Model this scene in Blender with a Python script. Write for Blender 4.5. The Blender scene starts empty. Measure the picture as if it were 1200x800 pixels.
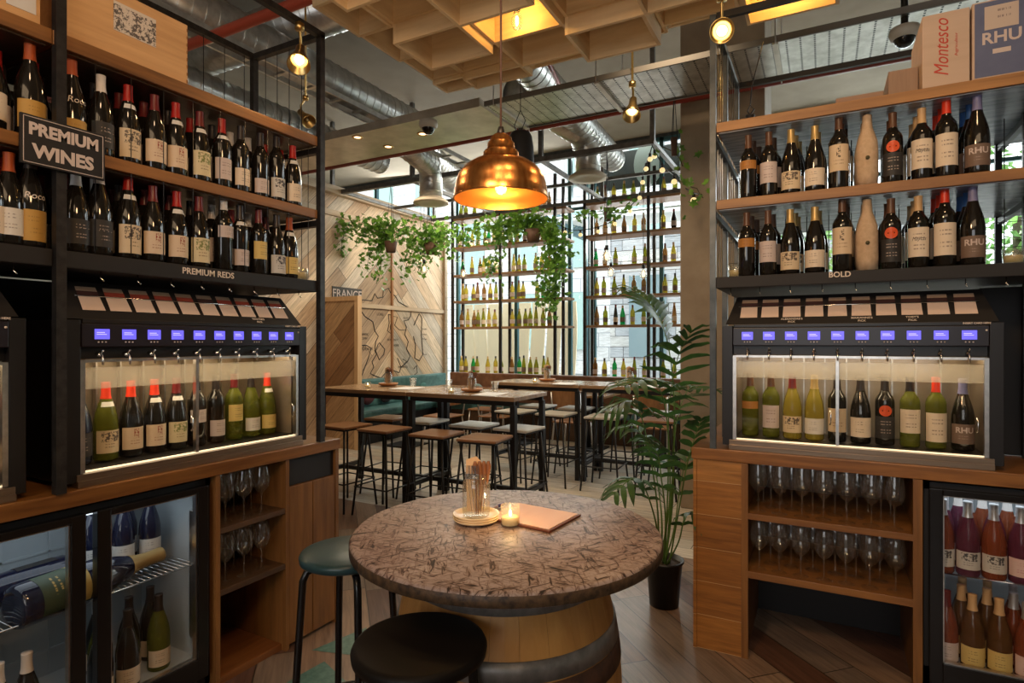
import bpy, bmesh, math, random
from mathutils import Vector, Matrix
random.seed(7)
PI = math.pi
SC = bpy.context.scene
COL = SC.collection
KIDS = {}
# ------------------------------------------------------------------ camera, world, light, exposure
YAW = math.radians(28.1)
cd = bpy.data.cameras.new('camera'); cam = bpy.data.objects.new('camera', cd); COL.objects.link(cam)
cam.location = (0, 0, 1.45); cam.rotation_euler = (PI/2, 0, YAW)
cd.sensor_width = 36; cd.lens = 36*683/1200; cd.clip_start = .05; cd.clip_end = 200
SC.camera = cam
SC.view_settings.view_transform = 'Standard'; SC.view_settings.look = 'None'
SC.view_settings.exposure = 0.0; SC.view_settings.gamma = 1; SC.view_settings.use_curve_mapping = False
w = bpy.data.worlds.new('sky'); SC.world = w; w.use_nodes = True
bg = w.node_tree.nodes['Background']; bg.inputs[0].default_value = (.97, .985, 1, 1); bg.inputs[1].default_value = 3.1
SC.cycles.max_bounces = 7; SC.cycles.transparent_max_bounces = 64; SC.cycles.transmission_bounces = 6
SC.cycles.glossy_bounces = 3; SC.cycles.diffuse_bounces = 4
SC.cycles.caustics_reflective = False; SC.cycles.caustics_refractive = False
SC.cycles.sample_clamp_indirect = 4
WARM = (1, .66, .34)
def lamp(kind, loc, power, color=WARM, size=.1, target=None, angle=80, sizey=None, blend=.6):
    l = bpy.data.lights.new('room_light', kind); o = bpy.data.objects.new('room_light', l); COL.objects.link(o)
    o.location = loc; l.energy = power; l.color = color
    if kind == 'AREA':
        l.size = size
        if sizey: l.shape = 'RECTANGLE'; l.size_y = sizey
    else: l.shadow_soft_size = size
    if kind == 'SPOT': l.spot_size = math.radians(angle); l.spot_blend = blend
    if target is not None:
        o.rotation_euler = (Vector(target)-Vector(loc)).to_track_quat('-Z', 'Y').to_euler()
    return o
# added fill lights without fixtures: unit fronts, back room, chevron wall, column
lamp('SPOT', (-.1, .35, 2.75), 62, (1, .60, .30), .2, (-2.3, 1.5, 1.75), 95)
lamp('SPOT', (-.8, -.1, 3.0), 118, (1, .62, .32), .2, (.1, 2.9, 1.55), 75)
lamp('SPOT', (.3, .9, 4.3), 70, (1, .64, .32), .2, (-.2, 2.9, .5), 60)
lamp('SPOT', (-.4, .2, 4.3), 40, (1, .66, .38), .2, (-2.2, 1.6, .5), 60)
lamp('AREA', (-3.6, 5.0, 3.3), 60, (1, .80, .56), 2.6, (-3.6, 5.0, 0), sizey=1.6)
lamp('SPOT', (-3.6, 6.4, 3.5), 260, (1, .84, .62), .3, (-6.2, 7.4, 1.9), 95)
lamp('SPOT', (-1.0, 3.8, 3.9), 70, (1, .74, .46), .2, (-.9, 5.2, 1.6), 80)
lamp('AREA', (.4, -2.4, 4.5), 70, (1, .70, .42), 4, (-.8, 1.8, .6), sizey=2)
# daylight from the street windows: sky light just outside the glass, high up
lamp('AREA', (-4.6, 9.9, 3.9), 560, (1, .98, .93), 6.5, (-3.6, 4.5, .2), sizey=2.0)
lamp('AREA', (1.5, 9.9, 3.9), 160, (.95, .98, 1), 4, (.2, 4.5, .8), sizey=2.0)
lamp('SPOT', (-.8, .9, 2.0), 24, (1, .80, .56), .3, (-1.1, 2.4, 3.2), 110)  # added uplight without a fixture, brightens the timber lattice
# timber lattice lamps
for p in ((-1.36, 2.60, 3.13), (-.147, 3.12, 3.20)):
    lamp('POINT', p, 5, (1, .58, .14), .03)

# ------------------------------------------------------------------ helpers
FW = (-math.sin(YAW), math.cos(YAW)); RT = (FW[1], -FW[0])
def atY(px, Y, py=400):
    t = (px-600)/683; dx = FW[0]+t*RT[0]; dy = FW[1]+t*RT[1]; d = Y/dy
    return Vector((dx*d, Y, 1.45-(py-400)/683*d))
def atX(px, X, py=400):
    t = (px-600)/683; dx = FW[0]+t*RT[0]; dy = FW[1]+t*RT[1]; d = X/dx
    return Vector((X, dy*d, 1.45-(py-400)/683*d))
def atD(px, py, d):
    t = (px-600)/683
    return Vector((d*(FW[0]+t*RT[0]), d*(FW[1]+t*RT[1]), 1.45-(py-400)/683*d))
class MB:
    def __init__(s): s.bm = bmesh.new(); s.mi = 0; s.mats = []
    def _m(s, faces):
        for f in faces: f.material_index = s.mi
    def box(s, lo, hi, bev=0):
        lo = Vector(lo); hi = Vector(hi); c = (lo+hi)/2; d = hi-lo
        return s.cbox(c, d, None, bev)
    def cbox(s, c, d, rot=None, bev=0):
        M = Matrix.Translation(c)
        if rot is not None: M = M @ rot.to_4x4()
        M = M @ Matrix.Diagonal((abs(d[0]), abs(d[1]), abs(d[2]), 1))
        r = bmesh.ops.create_cube(s.bm, size=1, matrix=M)
        vs = r['verts']; fs = {f for v in vs for f in v.link_faces}; s._m(fs)
        if bev:
            es = {e for v in vs for e in v.link_edges}
            rb = bmesh.ops.bevel(s.bm, geom=list(es)+list(vs), offset=bev, segments=2, affect='EDGES', profile=.6)
            s._m(rb['faces'])
        return s
    def bar(s, p0, p1, w, h=None):      # square bar between points
        p0 = Vector(p0); p1 = Vector(p1); d = p1-p0; h = h or w
        q = d.to_track_quat('Z', 'Y').to_matrix()
        if abs(d.normalized().z) > .999: q = Matrix.Identity(3)
        return s.cbox((p0+p1)/2, (w, h, d.length), q)
    def lathe(s, prof, n=24, c=(0, 0, 0), M=None, smooth=True):
        c = Vector(c); rings = []
        for r, z in prof:
            if r < 1e-5: rings.append([s.bm.verts.new(Vector((0, 0, z)))])
            else: rings.append([s.bm.verts.new(Vector((r*math.cos(2*PI*i/n), r*math.sin(2*PI*i/n), z))) for i in range(n)])
        fs = []
        for a, b in zip(rings, rings[1:]):
            for i in range(n):
                j = (i+1) % n
                if len(a) == 1 and len(b) == 1: continue
                if len(a) == 1: fs.append(s.bm.faces.new((a[0], b[j], b[i])))
                elif len(b) == 1: fs.append(s.bm.faces.new((a[i], a[j], b[0])))
                else: fs.append(s.bm.faces.new((a[i], a[j], b[j], b[i])))
        for f in fs: f.smooth = smooth
        s._m(fs)
        for ring in rings:
            for v in ring: v.co = (M @ v.co if M else v.co) + c
        return s
    def cyl(s, p0, p1, r0, r1=None, n=12, cap=True):
        p0 = Vector(p0); p1 = Vector(p1); r1 = r0 if r1 is None else r1
        d = p1-p0; q = d.to_track_quat('Z', 'Y').to_matrix().to_4x4()
        L = d.length
        pr = [(0, 0), (r0, 0), (r1, L), (0, L)] if cap else [(r0, 0), (r1, L)]
        s.lathe(pr, n, p0, q, smooth=True); return s
    def tube(s, pts, r, n=8, closed=False):
        pts = [Vector(p) for p in pts]; m = len(pts); rings = []
        rr = r if isinstance(r, (list, tuple)) else [r]*m
        up = Vector((0, 0, 1)); nrm = None
        for i, p in enumerate(pts):
            if closed: t = (pts[(i+1) % m]-pts[i-1])
            else: t = pts[min(i+1, m-1)]-pts[max(i-1, 0)]
            t.normalize()
            if nrm is None:
                nrm = t.cross(up)
                if nrm.length < .05: nrm = t.cross(Vector((1, 0, 0)))
            nrm = (nrm-t*nrm.dot(t)).normalized(); b = t.cross(nrm)
            rings.append([s.bm.verts.new(p+(nrm*math.cos(2*PI*k/n)+b*math.sin(2*PI*k/n))*rr[i]) for k in range(n)])
        fs = []
        rng = range(m if closed else m-1)
        for i in rng:
            a = rings[i]; c = rings[(i+1) % m]
            for k in range(n):
                j = (k+1) % n; fs.append(s.bm.faces.new((a[k], a[j], c[j], c[k])))
        if not closed:
            fs.append(s.bm.faces.new(rings[0][::-1])); fs.append(s.bm.faces.new(rings[-1]))
        for f in fs: f.smooth = True
        s._m(fs); return s
    def poly(s, pts, thick=None, nrm=None):
        vs = [s.bm.verts.new(Vector(p)) for p in pts]; f = s.bm.faces.new(vs); fs = [f]
        if thick:
            r = bmesh.ops.extrude_face_region(s.bm, geom=[f]); n = Vector(nrm)*thick
            for g in r['geom']:
                if isinstance(g, bmesh.types.BMVert): g.co += n
            fs += [g for g in r['geom'] if isinstance(g, bmesh.types.BMFace)]
            fs += [q for v in vs for q in v.link_faces]
        s._m(fs); return s
    def text(s, txt, size, M, align='CENTER', fn=None, sx=1, shear=0, bold=0):
        me = text_mesh(txt, size, align, shear, bold); base = len(s.bm.verts)
        nf = len(s.bm.faces); s.bm.from_mesh(me); s.bm.verts.ensure_lookup_table(); s.bm.faces.ensure_lookup_table()
        for v in s.bm.verts[base:]:
            v.co.x *= sx
            v.co = M @ (fn(v.co) if fn else v.co)
        s._m(s.bm.faces[nf:]); bpy.data.meshes.remove(me); return s
    def build(s, name, mat=None, parent=None, loc=None, rotz=0, recalc=True):
        if recalc: bmesh.ops.recalc_face_normals(s.bm, faces=s.bm.faces)
        me = bpy.data.meshes.new(name); s.bm.to_mesh(me); s.bm.free()
        for m in (mat if isinstance(mat, (list, tuple)) else [mat]):
            if m: me.materials.append(m)
        o = bpy.data.objects.new(name, me); COL.objects.link(o)
        if parent: o.parent = parent; KIDS.setdefault(parent.name, []).append(o)
        if loc is not None: o.location = loc
        o.rotation_euler.z = rotz
        return o
def text_mesh(txt, size, align, shear=0, bold=0):
    cu = bpy.data.curves.new('lettering', 'FONT'); cu.body = txt; cu.size = size; cu.align_x = align; cu.align_y = 'CENTER'
    cu.shear = shear; cu.offset = bold; cu.extrude = .0004; cu.resolution_u = 3
    ob = bpy.data.objects.new('lettering', cu); COL.objects.link(ob)
    dg = bpy.context.evaluated_depsgraph_get(); me = bpy.data.meshes.new_from_object(ob.evaluated_get(dg))
    bpy.data.objects.remove(ob); bpy.data.curves.remove(cu); return me
def tag(o, label=None, cat=None, group=None, kind=None):
    if label: o['label'] = label
    if cat: o['category'] = cat
    if group: o['group'] = group
    if kind: o['kind'] = kind
    return o
def thing(name, label, cat, loc=(0, 0, 0), rotz=0, group=None):
    o = bpy.data.objects.new(name, None); COL.objects.link(o); o.location = loc; o.rotation_euler.z = rotz
    o.empty_display_size = .05
    return tag(o, label, cat, group)
def copy_tree(o, loc=None, rotz=None, label=None, group=None, parent=None):
    c = o.copy(); COL.objects.link(c)
    if parent: c.parent = parent; KIDS.setdefault(parent.name, []).append(c)
    if loc is not None: c.location = loc
    if rotz is not None: c.rotation_euler.z = rotz
    if label: c['label'] = label
    if group: c['group'] = group
    for ch in list(KIDS.get(o.name, [])): copy_tree(ch, parent=c)
    return c
def struct(o): o['kind'] = 'structure'; return o
ORD = ['first', 'second', 'third', 'fourth', 'fifth', 'sixth', 'seventh', 'eighth', 'ninth', 'tenth', 'eleventh', 'twelfth',
       'thirteenth', 'fourteenth', 'fifteenth', 'sixteenth', 'seventeenth', 'eighteenth', 'nineteenth', 'twentieth']
# ------------------------------------------------------------------ materials
def mat(name, col=(.5, .5, .5), rough=.5, metal=0, emit=None, es=1, coat=0, spec=.5, trans=0, alpha=1, ior=1.45):
    m = bpy.data.materials.new(name); m.use_nodes = True; b = m.node_tree.nodes['Principled BSDF']
    b.inputs['Base Color'].default_value = (*col, 1); b.inputs['Roughness'].default_value = rough
    b.inputs['Metallic'].default_value = metal; b.inputs['Coat Weight'].default_value = coat
    b.inputs['Specular IOR Level'].default_value = spec; b.inputs['Transmission Weight'].default_value = trans
    b.inputs['IOR'].default_value = ior; b.inputs['Alpha'].default_value = alpha
    if emit: b.inputs['Emission Color'].default_value = (*emit, 1); b.inputs['Emission Strength'].default_value = es
    return m
class NT:
    def __init__(s, m): s.t = m.node_tree; s.n = s.t.nodes; s.b = s.n['Principled BSDF']
    def new(s, typ, **k):
        x = s.n.new(typ)
        for a, v in k.items(): setattr(x, a, v)
        return x
    def l(s, a, b): s.t.links.new(a, b)
    def math(s, op, a, b=None, c=None):
        x = s.new('ShaderNodeMath', operation=op)
        for i, v in enumerate((a, b, c)):
            if v is None: continue
            if isinstance(v, (int, float)): x.inputs[i].default_value = v
            else: s.l(v, x.inputs[i])
        return x.outputs[0]
    def coords(s, rot=(0, 0, 0), scale=(1, 1, 1), kind='Object'):
        tc = s.new('ShaderNodeTexCoord'); mp = s.new('ShaderNodeMapping')
        mp.inputs['Rotation'].default_value = rot; mp.inputs['Scale'].default_value = scale
        s.l(tc.outputs[kind], mp.inputs[0]); return mp.outputs[0]
    def rcoords(s, rot, scale):
        mp = s.new('ShaderNodeMapping'); mp.inputs['Scale'].default_value = scale; s.l(s.coords(rot=rot), mp.inputs[0]); return mp.outputs[0]
    def noise(s, vec, scale=5, detail=4, rough=.55, dist=0):
        x = s.new('ShaderNodeTexNoise'); x.inputs['Scale'].default_value = scale; x.inputs['Detail'].default_value = detail
        x.inputs['Roughness'].default_value = rough; x.inputs['Distortion'].default_value = dist; s.l(vec, x.inputs['Vector']); return x
    def ramp(s, fac, stops, interp='LINEAR'):
        r = s.new('ShaderNodeValToRGB'); r.color_ramp.interpolation = interp; e = r.color_ramp.elements
        while len(e) > 1: e.remove(e[-1])
        e[0].position = stops[0][0]; e[0].color = (*stops[0][1], 1)
        for p, c in stops[1:]: k = e.new(p); k.color = (*c, 1)
        s.l(fac, r.inputs[0]); return r.outputs[0]
    def mix(s, fac, a, b, typ='MIX'):
        x = s.new('ShaderNodeMix', data_type='RGBA', blend_type=typ)
        if isinstance(fac, (int, float)): x.inputs[0].default_value = fac
        else: s.l(fac, x.inputs[0])
        for i, v in ((6, a), (7, b)):
            if isinstance(v, tuple): x.inputs[i].default_value = (*v, 1)
            else: s.l(v, x.inputs[i])
        return x.outputs[2]
    def bump(s, h, st=.3, dist=.01):
        b = s.new('ShaderNodeBump'); b.inputs['Strength'].default_value = st; b.inputs['Distance'].default_value = dist
        s.l(h, b.inputs['Height']); s.l(b.outputs[0], s.b.inputs['Normal'])
def wood(name, dark, light, axis='X', scale=1, rough=.45, stretch=14, bump=.15):
    m = mat(name, light, rough); t = NT(m)
    sc = {'X': (1, stretch, stretch), 'Y': (stretch, 1, stretch), 'Z': (stretch, stretch, 1)}[axis]
    v = t.coords(scale=tuple(a*scale for a in sc))
    n = t.noise(v, 2.2, 6, .6, .6); n2 = t.noise(t.coords(scale=tuple(scale*(1+(a > 1)*2) for a in sc)), 1.6, 2, .5)
    f = t.math('ADD', t.math('MULTIPLY', n.outputs[0], .65), t.math('MULTIPLY', n2.outputs[0], .4))
    t.l(t.ramp(f, [(.3, dark), (.7, light)]), t.b.inputs['Base Color']); t.bump(n.outputs[0], bump, .004)
    return m
def planks(name, cols, wdt, length, rot=(0, 0, 0), plane='XY', rough=.5, gap=.03, gapcol=(.02, .015, .01), bump=.4, coat=0):
    m = mat(name, cols[0], rough, coat=coat); t = NT(m)
    v = t.coords(rot=rot); sp = t.new('ShaderNodeSeparateXYZ'); t.l(v, sp.inputs[0])
    u, vv = {'XY': (0, 1), 'YZ': (1, 2), 'XZ': (0, 2), 'ZX': (2, 0), 'ZY': (2, 1)}[plane]
    U = sp.outputs[u]; V = sp.outputs[vv]
    a = t.math('DIVIDE', V, wdt); row = t.math('FLOOR', a); fr = t.math('FRACT', a)
    wn = t.new('ShaderNodeTexWhiteNoise', noise_dimensions='1D'); t.l(row, wn.inputs['W'])
    b = t.math('ADD', t.math('DIVIDE', U, length), t.math('MULTIPLY', wn.outputs[0], 7)); colm = t.math('FLOOR', b); fb = t.math('FRACT', b)
    cx = t.new('ShaderNodeCombineXYZ'); t.l(row, cx.inputs[0]); t.l(colm, cx.inputs[1])
    w2 = t.new('ShaderNodeTexWhiteNoise', noise_dimensions='3D'); t.l(cx.outputs[0], w2.inputs['Vector'])
    k = len(cols); base = t.ramp(w2.outputs[0], [(i/k, c) for i, c in enumerate(cols)], 'CONSTANT')
    cg = t.new('ShaderNodeCombineXYZ'); t.l(t.math('MULTIPLY', U, 2.2), cg.inputs[0]); t.l(t.math('MULTIPLY', V, 30), cg.inputs[1]); t.l(t.math('MULTIPLY', w2.outputs[0], 50), cg.inputs[2])
    g = t.noise(cg.outputs[0], 1.6, 6, .62, .5)
    sh = t.ramp(g.outputs[0], [(.28, (.55, .52, .5)), (.72, (1.25, 1.22, 1.2))])
    c = t.mix(1, base, sh, 'MULTIPLY')
    e1 = t.math('LESS_THAN', fr, gap); e2 = t.math('LESS_THAN', fb, gap*wdt/length); e = t.math('MAXIMUM', e1, e2)
    t.l(t.mix(e, c, gapcol), t.b.inputs['Base Color'])
    t.bump(t.math('SUBTRACT', g.outputs[0], t.math('MULTIPLY', e, 1.5)), bump, .004)
    return m
def speck(name, c1, c2, scale=20, rough=.6, bump=.2, metal=0, detail=5, coat=0):
    m = mat(name, c1, rough, metal, coat=coat); t = NT(m); n = t.noise(t.coords(), scale, detail, .6)
    t.l(t.ramp(n.outputs[0], [(.35, c1), (.65, c2)]), t.b.inputs['Base Color']); t.bump(n.outputs[0], bump, .003); return m
def thin_glass(name, tint=(1, 1, 1), refl=.12, rough=.02, haze=0, hazecol=(1, .9, .75), pw=3.5):
    m = bpy.data.materials.new(name); m.use_nodes = True; t = m.node_tree; t.nodes.clear()
    out = t.nodes.new('ShaderNodeOutputMaterial'); tr = t.nodes.new('ShaderNodeBsdfTransparent'); tr.inputs[0].default_value = (*tint, 1)
    gl = t.nodes.new('ShaderNodeBsdfGlossy'); gl.inputs['Roughness'].default_value = rough
    lw = t.nodes.new('ShaderNodeLayerWeight'); lw.inputs[0].default_value = .5
    p4 = t.nodes.new('ShaderNodeMath'); p4.operation = 'POWER'; p4.inputs[1].default_value = pw; t.links.new(lw.outputs['Facing'], p4.inputs[0])
    ma = t.nodes.new('ShaderNodeMath'); ma.operation = 'MULTIPLY_ADD'; ma.inputs[1].default_value = .55; ma.inputs[2].default_value = refl*.4; t.links.new(p4.outputs[0], ma.inputs[0])
    mx = t.nodes.new('ShaderNodeMixShader'); t.links.new(ma.outputs[0], mx.inputs[0]); t.links.new(tr.outputs[0], mx.inputs[1]); t.links.new(gl.outputs[0], mx.inputs[2])
    last = mx
    if haze:
        df = t.nodes.new('ShaderNodeBsdfDiffuse'); df.inputs[0].default_value = (*hazecol, 1)
        tl = t.nodes.new('ShaderNodeBsdfTranslucent'); tl.inputs[0].default_value = (*hazecol, 1)
        m1 = t.nodes.new('ShaderNodeMixShader'); m1.inputs[0].default_value = .5; t.links.new(df.outputs[0], m1.inputs[1]); t.links.new(tl.outputs[0], m1.inputs[2])
        m2 = t.nodes.new('ShaderNodeMixShader'); m2.inputs[0].default_value = haze
        t.links.new(mx.outputs[0], m2.inputs[1]); t.links.new(m1.outputs[0], m2.inputs[2]); last = m2
    t.links.new(last.outputs[0], out.inputs[0]); return m
def leafmat(name, c1, c2, rough=.35):
    m = bpy.data.materials.new(name); m.use_nodes = True; t = NT(m); b = t.b; b.inputs['Roughness'].default_value = rough
    n = t.noise(t.coords(), 9, 3); c = t.ramp(n.outputs[0], [(.35, c1), (.65, c2)]); t.l(c, b.inputs['Base Color'])
    tl = t.new('ShaderNodeBsdfTranslucent'); t.l(c, tl.inputs[0]); mx = t.new('ShaderNodeMixShader'); mx.inputs[0].default_value = .3
    t.l(b.outputs[0], mx.inputs[1]); t.l(tl.outputs[0], mx.inputs[2]); t.l(mx.outputs[0], t.n['Material Output'].inputs[0]); return m
def labelmat(name, base, ink, lo, hi, pic=None, band=None):
    """paper label printed with lines of small type (object z from lo to hi)"""
    m = mat(name, base, .6); t = NT(m); v = t.coords(); sp = t.new('ShaderNodeSeparateXYZ'); t.l(v, sp.inputs[0])
    f = t.math('DIVIDE', t.math('SUBTRACT', sp.outputs[2], lo), hi-lo)
    rows = t.math('FRACT', t.math('MULTIPLY', f, 8)); r1 = t.math('LESS_THAN', rows, .34)
    n = t.noise(t.coords(scale=(260, 260, 8)), 1, 2); r2 = t.math('GREATER_THAN', n.outputs[0], .5)
    ax = t.math('LESS_THAN', t.math('ABSOLUTE', sp.outputs[0]), .02)
    rg = t.math('MULTIPLY', t.math('GREATER_THAN', f, .1), t.math('LESS_THAN', f, .46 if pic else .8))
    wn = t.new('ShaderNodeTexWhiteNoise', noise_dimensions='1D'); t.l(t.math('FLOOR', t.math('MULTIPLY', f, 8)), wn.inputs['W'])
    rw = t.math('GREATER_THAN', wn.outputs[0], .3)
    k = t.math('MULTIPLY', t.math('MULTIPLY', t.math('MULTIPLY', r1, r2), t.math('MULTIPLY', ax, rg)), rw)
    c = t.mix(t.math('MULTIPLY', k, .75), base, ink)
    if pic:
        pn = t.noise(t.coords(scale=(1, 1, 1)), 75, 5, .7); pm = t.math('MULTIPLY', t.math('GREATER_THAN', pn.outputs[0], .5), t.math('MULTIPLY', t.math('GREATER_THAN', f, .5), t.math('LESS_THAN', f, .93)))
        pm = t.math('MULTIPLY', pm, t.math('LESS_THAN', t.math('ABSOLUTE', sp.outputs[0]), pic[1]))
        c = t.mix(pm, c, pic[0])
    if band: c = t.mix(t.math('GREATER_THAN', f, band[1]), c, band[0])
    t.l(c, t.b.inputs['Base Color']); return m
BLK = mat('black_steel', (.013, .012, .012), .42, .2)
BLKG = mat('gloss_black', (.008, .007, .007), .22)
BLKM = mat('matt_black', (.012, .010, .010), .6)
DSTEEL = speck('dark_steel', (.03, .027, .026), (.055, .05, .048), 30, .38, .05, .6)
STEELG = speck('blue_grey_steel', (.05, .06, .066), (.09, .1, .105), 14, .42, .05, .55)
CHROME = mat('chrome', (.75, .74, .72), .15, 1)
BRUSH = speck('brushed_metal', (.5, .47, .44), (.62, .58, .54), 40, .28, .03, 1)
BRASS = mat('brass', (.62, .42, .16), .28, 1)
OAKX = wood('shelf_wood', (.17, .07, .018), (.42, .20, .06), 'X')
OAKY = wood('shelf_wood_side', (.10, .04, .012), (.32, .14, .04), 'Y')
WTX = wood('worktop_wood', (.10, .035, .008), (.36, .155, .04), 'X', 1.2, .35)
WTY = wood('worktop_wood_side', (.09, .03, .008), (.30, .13, .035), 'Y', 1.2, .3)
CABX = planks('cabinet_boards', [(.36, .155, .035), (.30, .125, .028), (.40, .185, .045)], .158, 3, plane='XZ', gap=.012, gapcol=(.6, .4, .2), rough=.45)
CABW = wood('cabinet_wood', (.11, .042, .012), (.32, .14, .038), 'X', 1, .4)
CABV = wood('cabinet_wood_upright', (.10, .04, .012), (.28, .125, .035), 'Z', 1, .4)
CABD = wood('dark_cabinet_wood', (.035, .018, .009), (.10, .05, .022), 'Y', 1, .5)
UNDER = wood('weathered_reflecting_underside', (.015, .018, .025), (.50, .56, .66), 'X', 1.3, .25, 16)  # weathered boards; bluish window reflection put into the pale streaks
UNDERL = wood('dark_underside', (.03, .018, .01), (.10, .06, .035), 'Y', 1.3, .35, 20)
PLYY = wood('spruce_board', (.58, .36, .17), (.88, .66, .38), 'Y', .8, .5, 10)
PLYX = wood('spruce_board_cross', (.58, .36, .17), (.88, .66, .38), 'X', .8, .5, 10)
CRATE = wood('crate_pine', (.50, .27, .11), (.72, .43, .20), 'Y', 1, .55)
TABW = wood('table_top_wood', (.17, .09, .045), (.42, .27, .15), 'X', 1, .24)
SEATW = wood('stool_seat_wood', (.16, .07, .03), (.40, .20, .09), 'X', 1.3, .3)
SEATL = wood('pale_seat_wood', (.42, .38, .33), (.70, .66, .58), 'X', 1.3, .3)
CHAIRW = wood('bentwood', (.22, .09, .035), (.42, .2, .08), 'Z', 1.3, .35)
CONC = speck('column_concrete', (.27, .21, .15), (.36, .29, .21), 3, .75, .3)
CEILM = speck('ceiling_concrete', (.30, .245, .18), (.38, .315, .235), 1.6, .85, .1)
PLAST = speck('pale_plaster', (.42, .43, .38), (.5, .5, .45), 2, .85, .1)
GALV = speck('galvanised_duct', (.42, .42, .41), (.64, .64, .62), 9, .3, .06, .75)
GALV2 = speck('galvanised_tray', (.48, .43, .36), (.64, .58, .50), 6, .3, .03, .6)
RED = mat('red_pipe', (.22, .025, .015), .45)
COPPER = mat('copper', (.72, .30, .085), .27, 1)
tt = NT(COPPER); tn = tt.noise(tt.coords(scale=(1, 1, .08)), 60, 3); tt.l(tt.ramp(tn.outputs[0], [(.3, (.55, .2, .05)), (.7, (.85, .42, .14))]), tt.b.inputs['Base Color'])
COPIN = mat('copper_inside', (.85, .36, .07), .38, .8)
PAPER = mat('card_paper', (.78, .60, .50), .7)
CREAM = mat('cream_ceramic', (.80, .62, .38), .25)
CAND = mat('wax', (.85, .62, .3), .5, emit=(1, .6, .2), es=.12)
FLAME = mat('flame', (1, .8, .4), .5, emit=(1, .75, .35), es=14)
BULB = mat('lit_bulb', (1, .8, .5), .5, emit=(1, .70, .28), es=14)
BULBW = mat('lit_filament_bulb', (1, .85, .6), .5, emit=(1, .60, .30), es=3.2)
LED = mat('blue_screen', (.05, .05, .3), .3, emit=(.16, .13, .95), es=1.15)
LEDT = mat('screen_text', (.6, .6, .9), .3, emit=(.45, .42, 1), es=1)
STRIP = mat('warm_led_strip', (1, .9, .7), .3, emit=(1, .80, .52), es=.95)
STRIPC = mat('cold_led_strip', (.9, .95, 1), .3, emit=(.8, .92, 1), es=1.5)
GLASS = thin_glass('wine_glass_glass', (.98, .98, .97), .22, .06, .03, (1, .9, .8))  # faint warm haze mixed into the glass imitates its lit glow
PANE = thin_glass('window_glass', (.95, .98, .98), .08, .01)
DOORG = thin_glass('cabinet_door_glass', (.97, .96, .94), .04, .02)
FROST = thin_glass('frosted_band', (1, 1, 1), .1, .1, .36, (.62, .57, .48))
JARG = thin_glass('jar_glass', (.93, .95, .93), .25, .04, .10, (1, .92, .8), 2.2)
CHALK = mat('chalk', (.78, .68, .6), .9)
LETT = mat('painted_lettering', (.62, .52, .48), .7)
WHITE = mat('white_paper', (.75, .72, .68), .6)
TEAL = speck('teal_leather', (.05, .13, .13), (.09, .2, .2), 12, .4, .1)
LEATH = speck('brown_leather', (.13, .055, .03), (.22, .1, .055), 12, .4, .1)
CUSH = mat('dark_cushion', (.07, .035, .035), .8)
SEATB = mat('black_stool_seat', (.008, .006, .005), .5, spec=.2)
SEATT = mat('blue_reflection_stool_seat', (.018, .05, .06), .30)  # bluish window reflection put into the seat colour
POTM = mat('black_plastic', (.010, .010, .011), .4)
SOIL = speck('potting_soil', (.03, .02, .012), (.09, .06, .04), 60, .9, .6)
PALM = leafmat('palm_leaf', (.018, .06, .02), (.07, .17, .04), .42)
PALMS = mat('palm_stem', (.10, .2, .04), .4)
IVY = leafmat('ivy_leaf', (.05, .15, .02), (.22, .42, .06))
TREE = leafmat('tree_leaf', (.10, .30, .05), (.35, .62, .18))
VINE = mat('vine_stem', (.08, .07, .03), .7)
TERRA = mat('terracotta', (.35, .14, .06), .7)
FRWALL = mat('fridge_lining', (.42, .47, .50), .35)
# glass colours for the bottles
DKG = mat('dark_bottle_glass', (.012, .010, .008), .09, coat=.5)
NVG = mat('navy_bottle_glass', (.012, .014, .035), .1, coat=.5)
def bglass(name, c):
    m = mat(name, c, .12, spec=.6); t = NT(m); tr = t.new('ShaderNodeBsdfTransparent'); tr.inputs[0].default_value = (*[x**.6 for x in c], 1)
    mx = t.new('ShaderNodeMixShader'); mx.inputs[0].default_value = .6; t.l(t.b.outputs[0], mx.inputs[1]); t.l(tr.outputs[0], mx.inputs[2]); t.l(mx.outputs[0], t.n['Material Output'].inputs[0]); return m
GRG = bglass('olive_bottle_glass', (.22, .24, .03)); GR2 = bglass('yellow_bottle_glass', (.50, .42, .07))
GR3 = bglass('green_bottle_glass', (.03, .32, .10)); GR4 = bglass('brown_bottle_glass', (.24, .11, .03))
ROSE = bglass('rose_wine_glass', (.42, .11, .045)); ROS2 = bglass('purple_rose_glass', (.22, .05, .10)); AMB = bglass('amber_wine_glass', (.22, .10, .03))
# ------------------------------------------------------------------ room
H = 4.65
FLOORM = planks('floor_boards', [(.20, .115, .075), (.15, .085, .055), (.25, .17, .12), (.12, .06, .04), (.19, .145, .115), (.27, .19, .135), (.11, .06, .045)], .17, 1.15, plane='XY', rot=(0, 0, math.radians(45)), rough=.33, gap=.03, bump=.25)
FLOORR = planks('pale_floor_boards', [(.62, .55, .44), (.54, .50, .42), (.68, .62, .52), (.50, .42, .33), (.60, .58, .52)], .19, 1.6, plane='XY', rough=.3, gap=.03, bump=.2)
m = MB(); m.box((-9.6, -4, -.12), (6, 4.0, 0)); fl = struct(m.build('floor', FLOORM))
m = MB(); m.box((-9.6, 4.0, -.12), (6, 9.1, 0)); struct(m.build('floor.001', FLOORR))
m = MB(); m.box((-9.6, -4, H), (6, 9.1, H+.2)); struct(m.build('ceiling', CEILM))
m = MB(); m.box((-9.8, -4, 0), (-9.6, 9.1, H)); struct(m.build('wall_left', PLAST))
m = MB(); m.box((6, -4, 0), (6.2, 9.1, H)); struct(m.build('wall_right', PLAST))
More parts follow.
